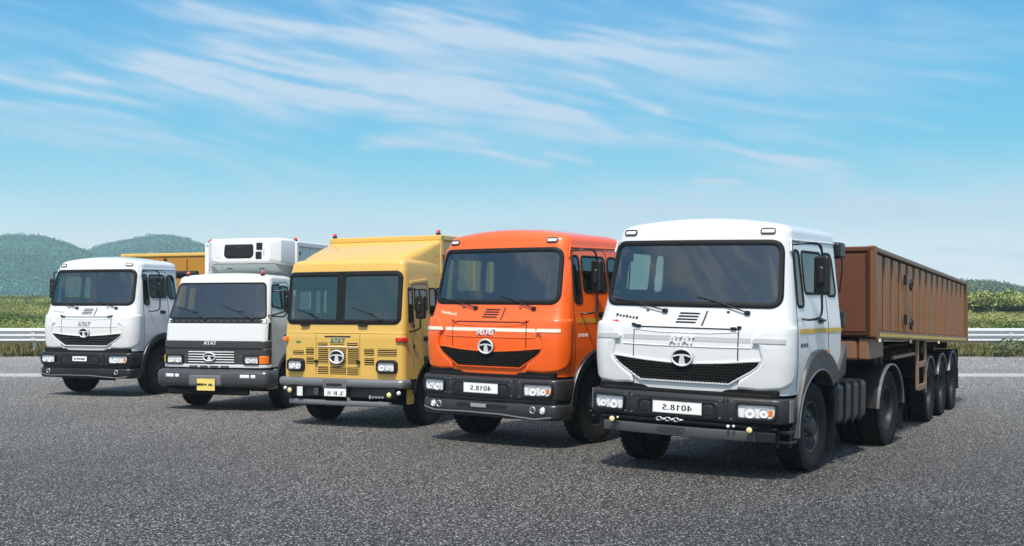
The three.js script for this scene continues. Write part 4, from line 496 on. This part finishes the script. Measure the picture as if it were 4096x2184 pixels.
// ---- refrigerated truck
{
  const t = thing('refrigerated_truck', 'white refrigerated box truck with grey grille and yellow plate, second from the left', 'truck', row);
  const S = surface([[.75, .0], [.8, .01], [1.28, .03], [1.6, .005], [2.37, -.235], [2.5, -.28]], [[.8, 1.09], [1.3, 1.09], [1.6, 1.085], [2.4, .98], [2.6, .96]], .05, .12), F = (u, v, d) => S.front(u, v, d), L = S.side(-1), R = S.side(1), zb = -1.15;
  const uOf = p => { const w = S.wf(p.y), cx = w - S.rc, a = Math.abs(p.x); return Math.sign(p.x) * (a <= cx ? a : cx + S.rc * Math.asin(Math.min(1, (a - cx) / S.rc))); };
  const ws = rq([[-1.03, 1.705], [1.03, 1.705], [.915, 2.35], [-.915, 2.35]], .07), q1 = rq([[-.62, 1.88], [-.26, 1.93], [-.36, 2.31], [-.62, 2.33]], .03), q2 = rq([[-.95, 1.84], [-.67, 1.87], [-.67, 2.3], [-.93, 2.29]], .03);
  const arch = (z, y) => Math.hypot(z + .98, y - .45) < .6;
  const sk = cabSkin(S, { y0: .8, ys: 2.43, rr: .16, hr: .08, crown: .02, arch: .03, zb, rb: .08, holes: (f, p) => f === 'front' ? inside(ws, uOf(p), p.y) : f === 'left' || f === 'right' ? inside(q1, p.z, p.y) || inside(q2, p.z, p.y) || arch(p.z, p.y) : false, names: (f, p) => f === 'roof' ? 'roof' : f === 'front' && p.y > 1.285 && p.y < 1.61 ? 'front_panel' : (f === 'left' || f === 'right') && p.z > -.98 && p.z < -.2 && p.y < 2.37 ? 'door' : null });
  for (const [n, g] of Object.entries(sk.panels)) part(t, n, g, M.white); part(t, 'cab_lining', sk.lining, M.interior); cabInside(t, S, { floor: 1.1, dashY: 1.68, zb: -1.15, w: 1.02 });
  glaze(t, 'windscreen', F, ws, .014, .016, .012); for (const m of [L, R]) { glaze(t, 'quarter_window', m, q1, .012, .016, .012); glaze(t, 'door_window', m, q2, .012, .016, .012); handle(t, m, -.75, 1.36); }
  part(t, 'cowl', [patch(F, [[-1.06, 1.615], [1.06, 1.615], [1.045, 1.69], [-1.045, 1.69]], .005, -.003)], M.black); each(t, 'cowl_grates', Array.from({ length: 15 }, (_, k) => bx(.075, .03, .008, ...F(-.95 + k * .136, 1.65, .008).toArray(), .004)), M.mid);
  wiper(t, F, [-.2, 1.68], [-.85, 1.91]); wiper(t, F, [.78, 1.68], [.1, 1.93]);
  each(t, 'panel_gaps', [line(F, [[-1.07, 1.612], [1.07, 1.612]], .006), ...[L, R].map(m => line(m, [[-.19, 1.0], [-.18, 1.65], [-.4, 2.36], [-.9, 2.38], [-.99, 2.3], [-.99, 1.1]], .005))], M.black);
  each(t, 'pillar_trim', [-1, 1].map(s => patch(F, (q => s > 0 ? q : mirror(q))([[1.10, 1.3], [1.17, 1.3], [1.165, 1.62], [1.10, 1.62]]), .006, -.003, 0, .02, 12)), M.black);
  // grey front panel, grille, lamps
  each(t, 'grille_panel', [patch(F, rr(-1.18, 1.15, 1.18, 1.285, .02), .024, -.004, .012, .03, 36), patch(F, rr(-1.18, .86, 1.18, 1.135, .02), .02, -.004, .012, .03, 36)], M.greyPanel);
  each(t, 'panel_slit', [patch(F, rr(-1.02, 1.128, 1.02, 1.148, .004), .021, .0)].concat([-.8, -.5, .2, .75].map(u => bx(.02, .03, .02, ...F(u, 1.14, .02).toArray(), .004))), M.slot);
  part(t, 'lettering', wrap(text('ATAT', .062, .01, false, 1.3), F, -.055, 1.243, .024), M.white);
  const gr = new THREE.Group(); gr.name = 'grille'; t.add(gr); part(gr, 'grille_back', patch(F, rr(-.53, .868, .46, 1.10, .01), .022, .01), M.slot); for (let k = 0; k < 5; k++) part(gr, 'slat', line(F, [[-.52, .892 + k * .047], [.45, .892 + k * .047]], .011, .03), M.white); each(gr, 'grille_bars', [-.24, .17].map(u => line(F, [[u, .87], [u, 1.1]], .006, .027)), M.greyPanel);
  const em = emblem(F, -.06, .99, .125, .075, .045), eo = new THREE.Group(); eo.name = 'emblem'; t.add(eo); part(eo, 'emblem_back', em.back, M.slot); part(eo, 'emblem_ring', em.chrome, M.bowl);
  for (const s of [-1, 1]) { const fl = q => s > 0 ? q : mirror(q); lamp(t, F, rr(s > 0 ? .655 : -1.0, .868, s > 0 ? .93 : -.655, 1.012, .012), .042, false); part(t, 'turn_signal', patch(F, fl(rr(s > 0 ? .945 : 1.03, .868, 1.10, 1.012, .014)), .045, .0, .01, .02, 14), s > 0 ? M.amber : M.yellowTape, 'orange corner turn signal'); each(t, 'vent_block', [0, 1, 2].map(k => bx(.07, .035, .02, ...F(s * .58, .89 + k * .05, .02).toArray(), .006)), M.mid); }
  part(t, 'white_strip', [patch(F, rr(-1.15, .795, 1.15, .85, .01), .035, -.02, .01, .03, 30)], M.white); each(t, 'strip_slots', [-.42, -.2, .02, .24].map(u => patch(F, rr(u - .08, .803, u + .1, .83, .006), .038, .03)), M.mid);
  const B = surface([[.3, .16], [1, .16]], [[0, 1.17], [1, 1.17]], .09, .12), BF = (u, v, d) => B.front(u, v, d);
  part(t, 'bumper', [bar(B, .43, .765, 1.45, .03, .14, .09), patch(BF, rr(-.43, .455, .29, .68, .05), .04, 0, .014)], std('bumper_dark_grey', [.085, .085, .088], .28, .45)); part(t, 'bumper_recess', patch(BF, rr(-.40, .47, .26, .66, .045), .05, .02, .012), M.bumperLight); part(t, 'bumper_backing', [bx(2.0, .36, .16, 0, .57, -.03, .03), bx(1.7, .14, .1, -.1, .36, .02, .03)], M.chassis);
  for (const s of [-1, 1]) { part(t, 'fog_surround', patch(BF, rr(s * .79 - .165, .605, s * .79 + .165, .685, .015), .028, .0), M.black); each(t, 'fog_lamp', [patch(BF, rr(s * .79 - .15, .615, s * .79 + .03, .675, .01), .034, .02, .004), patch(BF, rr(s * .79 + .06, .615, s * .79 + .15, .675, .02), .034, .02, .004)], M.lampWhite); }
  part(t, 'number_plate', bx(.375, .215, .012, -.02, .487, .235, .004), M.plateYellow, 'yellow number plate under the bumper recess'); tiny(part(t, 'plate_marks', [[-.15, .09], [-.075, .05], [-.01, .05], [.06, .012], [.1, .05], [.145, .012]].map(([u, w], k) => bx(w, k % 3 === 2 ? .03 : .042, .004, -.02 + u, .49 - (k > 2 ? .004 : 0), .2425, .001)), M.ink));
  for (const s of [-1, 1]) { part(t, 'arch_liner', archGeo(s * .55, s * 1.06, .45, -.98, .6, -10, 170), M.chassis); part(t, 'fender', archGeo(s * 1.0, s * 1.115, .45, -.98, .6, 10, 165, .05), M.black); }
  each(t, 'bumper_end_step', [bx(.06, .26, .1, 1.13, .64, -.28, .02), bx(.1, .05, .25, 1.05, .42, -.3, .01)], M.steel);
  chassis(t, -6.3, [-4.9], { w: .36, y: .68 }); wheel(t, .445, .25, .93, -.98, 1); wheel(t, .445, .25, -.98, -1.0, -1); dualAxle(t, .445, .22, .95, -4.9);
  mirrorSet(t, 1, 1.25, 2.03, -.5, .17, .38, 1.25, [[[1.05, 1.75, -.12], [1.12, 1.76, -.15], [1.2, 1.8, -.3], [1.25, 1.84, -.5]], [[1.02, 2.2, -.4], [1.2, 2.22, -.48], [1.25, 2.2, -.5]], [[1.08, 1.74, -.2], [1.2, 1.74, -.45], [1.25, 1.83, -.5]]]);
  for (const s of [-1, 1]) beacon(t, s * .8, 2.51, -.36);
  // insulated box and cooling unit
  const xc = -.04, bw = 1.01, y0 = 1.0, y1 = 3.17, z0 = -1.35, z1 = -6.4, box = new THREE.Group(); box.name = 'box_body'; t.add(box);
  part(box, 'box_panels', bx(bw * 2 - .04, y1 - y0 - .04, z0 - z1 - .04, xc, (y0 + y1) / 2, (z0 + z1) / 2, .01), M.boxWhite); const tr = []; for (const s of [-1, 1]) for (const z of [z0 - .02, z1 + .02]) tr.push(bx(.1, y1 - y0, .1, xc + s * (bw - .03), (y0 + y1) / 2, z, .02)); for (const y of [y0, y1]) { for (const s of [-1, 1]) tr.push(bx(.1, .1, z0 - z1, xc + s * (bw - .03), y - (y > 2 ? .04 : -.04), (z0 + z1) / 2, .02)); tr.push(bx(bw * 2, .1, .1, xc, y - (y > 2 ? .04 : -.04), z0 - .02, .02)); } part(box, 'edge_trim', tr, M.reefer); for (let k = 0; k < 7; k++) part(box, 'side_rib', bx(.03, y1 - y0 - .2, .05, xc + bw - .015, (y0 + y1) / 2, z0 - .6 - k * .65, .008), M.boxWhite); each(box, 'side_fittings', [bx(.03, .06, .05, xc + bw, 2.95, z0 - .12, .01), bx(.03, .06, .05, xc + bw, 2.6, z0 - .12, .01)], M.black);
  for (const s of [-1, 1]) beacon(t, xc + s * .95, 3.19, z0 - .05);
  const sec = (x0, x1, ya, yb, z, r) => rr(x0, ya, x1, yb, r, 5).map(([x, y]) => [x, y, z]), un = new THREE.Group(); un.name = 'cooling_unit'; t.add(un);
  part(un, 'unit_housing', loft([sec(-.95, .95, 2.7, 3.2, z0 - .0, .04), sec(-.93, .95, 2.7, 3.22, -1.25, .06), sec(-.68, .86, 2.74, 3.23, -.93, .07), sec(-.60, .74, 2.765, 3.21, -.83, .08), sec(-.56, .70, 2.79, 3.18, -.805, .07)]), M.reefer);
  const U = (u, v, d) => V(u, v, -.81 + d); part(un, 'unit_grille', [patch(U, rq([[-.25, 2.84], [.28, 2.84], [.34, 2.9], [.33, 3.11], [-.29, 3.11], [-.31, 2.9]], .04), .012, -.01, .006)], M.black); each(un, 'grille_ribs', [0, 1, 2, 3, 4].map(k => line(U, [[-.22, 2.9 + k * .04], [.29, 2.9 + k * .04]], .004, .014)), M.dark); part(un, 'unit_badge', bx(.07, .025, .006, .02, 3.06, -.795, .003), M.mid);
  each(un, 'unit_vent', [patch(U, rr(.40, 3.0, .53, 3.135, .012), .012, -.01), patch(U, rr(.385, 2.825, .515, 2.965, .012), .012, -.01)], M.black); each(un, 'unit_seams', [line(U, [[-.54, 2.8], [-.4, 2.73]], .004, .0), tube([[.6, 3.17, -.83], [.56, 2.95, -.805], [.58, 2.77, -.82]], .005)], M.mid);
  part(un, 'side_louvres', Array.from({ length: 6 }, (_, k) => bx(.012, .022, .2, .865, 2.86 + k * .045, -1.06, .004, 0, -.42)), M.mid); part(un, 'face_insets', [patch(U, [[-.54, 2.83], [-.36, 2.83], [-.38, 3.12], [-.53, 3.14]], .008, -.01, .006)], M.boxWhite); each(un, 'unit_lights', [bx(.12, .03, .03, -.28, 2.655, -.985, .008), bx(.12, .03, .03, .42, 2.655, -.985, .008)], M.dark); part(un, 'unit_base', [loft([[[-.62, 2.735, -.9], [.74, 2.735, -.9], [.9, 2.735, -1.34], [-.9, 2.735, -1.34]], [[-.5, 2.5, -1.12], [.6, 2.5, -1.12], [.8, 2.46, -1.34], [-.8, 2.46, -1.34]]]), ], std('grey_green_plastic', [.4, .46, .45], .5));
  place(t, -5.51, -21.77, -.3163, 0);
}
// ---- yellow box truck
{
  const t = thing('box_truck', 'mustard yellow box truck with split windscreen and sloping roof fairing, middle of the row', 'truck', row);
  const S = surface([[.75, .02], [.8, .03], [1.47, .035], [1.5, .02], [1.6, .015], [2.47, -.05], [2.75, -.11]], [[.75, 1.16], [1.7, 1.15], [2.5, 1.11], [2.8, 1.06]], .05, .1), F = (u, v, d) => S.front(u, v, d), L = S.side(-1), R = S.side(1), zb = -1.25, P = M.yellow;
  const uOf = p => { const w = S.wf(p.y), cx = w - S.rc, a = Math.abs(p.x); return Math.sign(p.x) * (a <= cx ? a : cx + S.rc * Math.asin(Math.min(1, (a - cx) / S.rc))); };
  const wr = rr(.035, 1.70, 1.035, 2.405, .05), wl = rr(-1.045, 1.70, -.075, 2.405, .05), wq = rq([[-.30, 1.67], [-.175, 1.67], [-.19, 2.2], [-.30, 2.2]], .02), wd = rr(-.74, 1.86, -.37, 2.18, .03), w3 = rr(-1.0, 1.79, -.83, 2.2, .03), w4 = rr(-1.17, 1.8, -1.04, 2.2, .03), arch = (z, y) => Math.hypot(z + .95, y - .46) < .6;
  const sk = cabSkin(S, { y0: .775, ys: 2.57, rr: .16, hr: .11, crown: .02, zb, rb: .06, holes: (f, p) => f === 'front' ? inside(wr, uOf(p), p.y) || inside(wl, uOf(p), p.y) : f === 'left' || f === 'right' ? [wq, wd, w3, w4].some(w => inside(w, p.z, p.y)) || arch(p.z, p.y) : false, names: (f, p) => f === 'roof' ? 'roof' : f === 'front' && p.x > -.478 && p.x < .37 && p.y < 1.487 && p.y > .82 ? 'front_flap' : (f === 'left' || f === 'right') && p.z > -.79 && p.z < -.32 && p.y < 2.27 ? 'door' : null });
  for (const [n, g] of Object.entries(sk.panels)) part(t, n, g, P); part(t, 'cab_lining', sk.lining, M.interior); cabInside(t, S, { floor: 1.05, dashY: 1.66, zb: -1.25, w: 1.1 });
  glaze(t, 'windscreen', F, wr, .012, .05, .02); glaze(t, 'windscreen', F, wl, .012, .05, .02); part(t, 'windscreen_frame', [patch(F, rr(-.095, 1.66, .055, 2.44, .01), .012, -.004), band(F, rr(-1.05, 1.685, 1.04, 2.42, .06), .0, .055, .018)], M.rubber);
  for (const m of [L, R]) { glaze(t, 'quarter_window', m, wq, .008, .014, .012); glaze(t, 'door_window', m, wd, .01, .014, .012); glaze(t, 'rear_side_window', m, w3, .01, .018, .012); glaze(t, 'rear_side_window', m, w4, .01, .018, .012); handle(t, m, -.7, 1.4); }
  each(t, 'wiper_mount', [[-.7, 1.615], [.42, 1.615]].map(([u, v]) => bx(.17, .035, .05, ...F(u, v, .02).toArray(), .012)), M.black); wiper(t, F, [-.42, 1.70], [-.9, 1.87]); wiper(t, F, [.75, 1.70], [.2, 1.89]);
  each(t, 'panel_gaps', [line(F, [[-.478, .825], [-.478, 1.487], [.37, 1.487], [.37, .825]], .0045), ...[L, R].map(m => line(m, [[-.31, .95], [-.31, 2.27], [-.79, 2.27], [-.79, 1.05]], .0045))], std('yellow_gap', [.16, .09, .02], .6));
  part(t, 'front_fold', line(F, [[-1.2, 1.49], [-.6, 1.495], [.6, 1.495], [1.2, 1.49]], .012, -.006), P);
  // louvre blocks
  const sb = std('louvre_shadow', [.016, .01, .005], .8); for (const [a, b, c, d] of [[-.442, 1.285, -.247, 1.341], [-.193, 1.31, .073, 1.34], [.131, 1.29, .33, 1.337], [-.432, 1.009, -.234, 1.255], [-.193, .992, .109, 1.258], [.146, 1.004, .351, 1.263], [-.44, .843, -.236, .963], [-.198, .839, .11, .968], [.133, .835, .343, .956], [-.956, 1.142, -.729, 1.206], [-.68, 1.143, -.522, 1.254], [-.674, .996, -.521, 1.106], [.451, 1.145, .632, 1.25], [.457, .995, .633, 1.107], [.695, 1.14, 1.034, 1.254]]) { const o = new THREE.Group(); o.name = 'louvre_block'; t.add(o); part(o, 'louvre_back', patch(F, rr(a, b, c, d, .006), .003, -.003), sb); const n = Math.max(1, Math.round((d - b) / .032)); each(o, 'louvre_slats', Array.from({ length: n }, (_, k) => patch(F, [[a, b + (k + .5) * (d - b) / n - .005], [c, b + (k + .5) * (d - b) / n - .005], [c, b + (k + .5) * (d - b) / n + .005], [a, b + (k + .5) * (d - b) / n + .005]], .012, .0, .003)), P); }
  part(t, 'divider_strip', line(F, [[-.44, 1.272], [.34, 1.272]], .007, .004), M.cream); part(t, 'flap_slit', patch(F, rr(-.307, 1.428, .195, 1.447, .006), .006, -.003), M.black);
  part(t, 'lettering', wrap(text('ATAT', .07, .01, false, 1.2), F, -.05, 1.378, .004), M.blueText); part(t, 'front_marks', [patch(F, rr(-.89, 1.327, -.79, 1.362, .006), .003, -.002)], M.greenMark);
  const em = emblem(F, -.042, 1.115, .135, .1, .035), eo = new THREE.Group(); eo.name = 'emblem'; t.add(eo); part(eo, 'emblem_back', em.back, sb); part(eo, 'emblem_ring', em.chrome, M.bowl);
  for (const u of [-.461, .351]) part(t, 'flap_latch', [cyl(.028, .03, .04, ...F(u, 1.036, .02).toArray(), 'z', 14)], M.black);
  for (const s of [-1, 1]) { const hp = s > 0 ? rr(.715, .90, 1.02, 1.045, .035) : rr(-1.02, .90, -.735, 1.045, .035); part(t, 'headlight_surround', [patch(F, offsetPoly(hp, .035), .03, -.01, .015)], M.black); lamp(t, F, hp, .055, false); }
  part(t, 'turn_signal', [patch(F, rr(1.03, 1.365, 1.20, 1.428, .012), .04, -.01, .01, .02, 12)], M.red, 'red-orange corner signal on the near side'); part(t, 'turn_signal', [patch(F, rr(-1.2, 1.355, -1.05, 1.43, .012), .05, -.01, .01, .02, 12)], M.amber, 'orange corner signal on the far side');
  const B = surface([[.3, .13], [1, .13]], [[0, 1.2], [1, 1.2]], .07, .1), BF = (u, v, d) => B.front(u, v, d);
  part(t, 'bumper', [bar(B, .637, .778, 1.36, .02, .1, .04)], M.steel); part(t, 'bumper_backing', [bx(2.1, .16, .12, 0, .56, .02, .02), bx(2.0, .3, .1, 0, .66, -.06, .02)], M.black); part(t, 'lower_bar', [bar(B, .345, .43, .98, -.02, .06, .02)], M.steel);
  part(t, 'bumper_panel', [patch(BF, rr(-.25, .62, .2, .775, .02), .03, .01, .006)], M.bumperLight); part(t, 'panel_number', [patch(BF, rr(-.18, .66, .12, .70, .01), .034, .02)], M.ink); part(t, 'number_plate', flatPlate(BF, -.22, .497, .2, .622, .03), std('plate_marked', 1, .4, 0, { map: plateTex(x => { x.fillRect(60, 46, 62, 14); x.fillRect(100, 46, 20, 60); x.fillRect(70, 92, 90, 14); x.fillRect(210, 46, 36, 60); x.fillRect(262, 46, 22, 60); x.fillRect(360, 46, 14, 60); x.fillRect(384, 46, 14, 60); x.fillRect(410, 46, 20, 60); }) })); part(t, 'plate_holder', bx(.44, .14, .03, -.01, .56, .11, .006), M.black);
  for (const [u, v] of [[-.9, .57], [.99, .545]]) { const f = new THREE.Group(); f.name = 'fog_lamp'; t.add(f); const p = BF(u, v, .03); part(f, 'fog_housing', cyl(.052, .04, .06, p.x, p.y, p.z, 'z'), M.black); part(f, 'fog_lens', new THREE.SphereGeometry(.042, 16, 10).scale(1, 1, .5).translate(p.x, p.y, p.z + .035), M.fogYellow); }
  each(t, 'white_reflector', [bx(.11, .15, .02, ...BF(-.72, .555, .02).toArray(), .01), new THREE.SphereGeometry(.035, 12, 8).translate(...BF(1.13, .575, .03).toArray()), new THREE.SphereGeometry(.03, 12, 8).translate(...BF(-1.02, .6, .03).toArray())], M.lampWhite); tiny(part(t, 'bumper_badge', [0, 1, 2, 3, 4].map(k => bx(.04, .03 + (k === 0 ? .025 : 0), .01, ...BF(.62 + k * .055, .5, .0).toArray(), .004)), M.satin)); part(t, 'grey_reflector', bx(.09, .11, .02, ...BF(-.4, .56, .0).toArray(), .01), M.mid);
  for (const s of [-1, 1]) { part(t, 'arch_liner', archGeo(s * .55, s * 1.12, .46, -.95, .6, -10, 170), M.chassis); part(t, 'fender', archGeo(s * 1.08, s * 1.17, .46, -.95, .6, 8, 165, .035), M.black); }
  part(t, 'step_plate', [bx(.1, .16, .16, 1.1, .7, -.3, .02)], M.black); part(t, 'step_bracket', [bx(.06, .24, .14, 1.1, .5, -.3, .015)], P); each(t, 'side_fittings', [bx(.03, .1, .08, 1.17, 1.07, -.66, .01), bx(.03, .06, .03, 1.165, 1.61, -.3, .01), bx(.03, .06, .03, 1.17, 1.29, -.3, .01)], M.black); part(t, 'drip_rail', bx(.03, .05, .52, 1.135, 2.31, -.5, .01, .1), P);
  chassis(t, -6.6, [-5.0], { w: .38, y: .7 }); wheel(t, .46, .27, .95, -.95, 1); wheel(t, .46, .27, -1.0, -.98, -1); dualAxle(t, .46, .24, .98, -5.0);
  mirrorSet(t, 1, 1.33, 1.9, -.24, .19, .36, 1.33, [[[1.13, 2.16, -.18], [1.22, 2.19, -.18], [1.31, 2.17, -.2], [1.33, 2.06, -.22]], [[1.15, 1.52, -.2], [1.25, 1.54, -.2], [1.32, 1.58, -.22], [1.33, 1.74, -.23]]]);
  // roof fairing and box
  const sec = (w, top, z, r, base) => { const o = []; for (let i = 0; i <= 6; i++) { const a = i / 6 * Math.PI / 2; o.push([w - r + r * Math.cos(a), top - r + r * Math.sin(a), z]); } const l = o.slice().reverse().map(([x, y, q]) => [-x, y, q]); return [[w, base, z], ...o, ...l, [-w, base, z]]; };
  part(t, 'roof_fairing', loft([sec(.93, 2.66, -.2, .1, 2.55), sec(1.0, 2.73, -.32, .14, 2.5), sec(1.05, 2.83, -.62, .14, 2.46), sec(1.08, 2.93, -.95, .11, 2.46), sec(1.1, 3.02, -1.27, .06, 2.46)], false), P); each(t, 'fairing_seam', [1, -1].map(s => tube([[s * .99, 2.49, -.3], [s * 1.07, 2.44, -.5], [s * 1.105, 2.44, -1.27]], .008)), std('seam_tan', [.2, .12, .03], .6));
  const z0 = -1.27, z1 = -6.6, box = new THREE.Group(); box.name = 'box_body'; t.add(box); part(box, 'box_panels', bx(2.16, 2.06, z0 - z1, 0, 2.0, (z0 + z1) / 2, .02), P); const tr = []; for (const s of [-1, 1]) { tr.push(bx(.08, 2.14, .09, s * 1.08, 2.02, z0, .02), bx(.08, .09, z0 - z1, s * 1.08, 3.05, (z0 + z1) / 2, .02)); } tr.push(bx(2.24, .09, .1, 0, 3.05, z0, .02)); part(box, 'edge_trim', tr, P); for (let k = 0; k < 8; k++) part(box, 'side_rib', bx(.05, 1.9, .07, 1.095, 2.0, z0 - .5 - k * .64, .012), P); part(box, 'grab_rail', [tube([[1.14, 2.75, z0 + .05], [1.2, 2.74, z0 + .07], [1.2, 2.4, z0 + .07], [1.2, 2.1, z0 + .07], [1.14, 2.08, z0 + .05]], .014, false, 30), tube([[1.2, 2.45, z0 + .07], [1.14, 2.44, z0 + .05]], .012)], M.black);
  for (const s of [-1, 1]) beacon(t, s * 1.04, 3.11, z0);
  place(t, -2.715, -18.74, -.471, .002);
}
renderer.render(scene, camera);
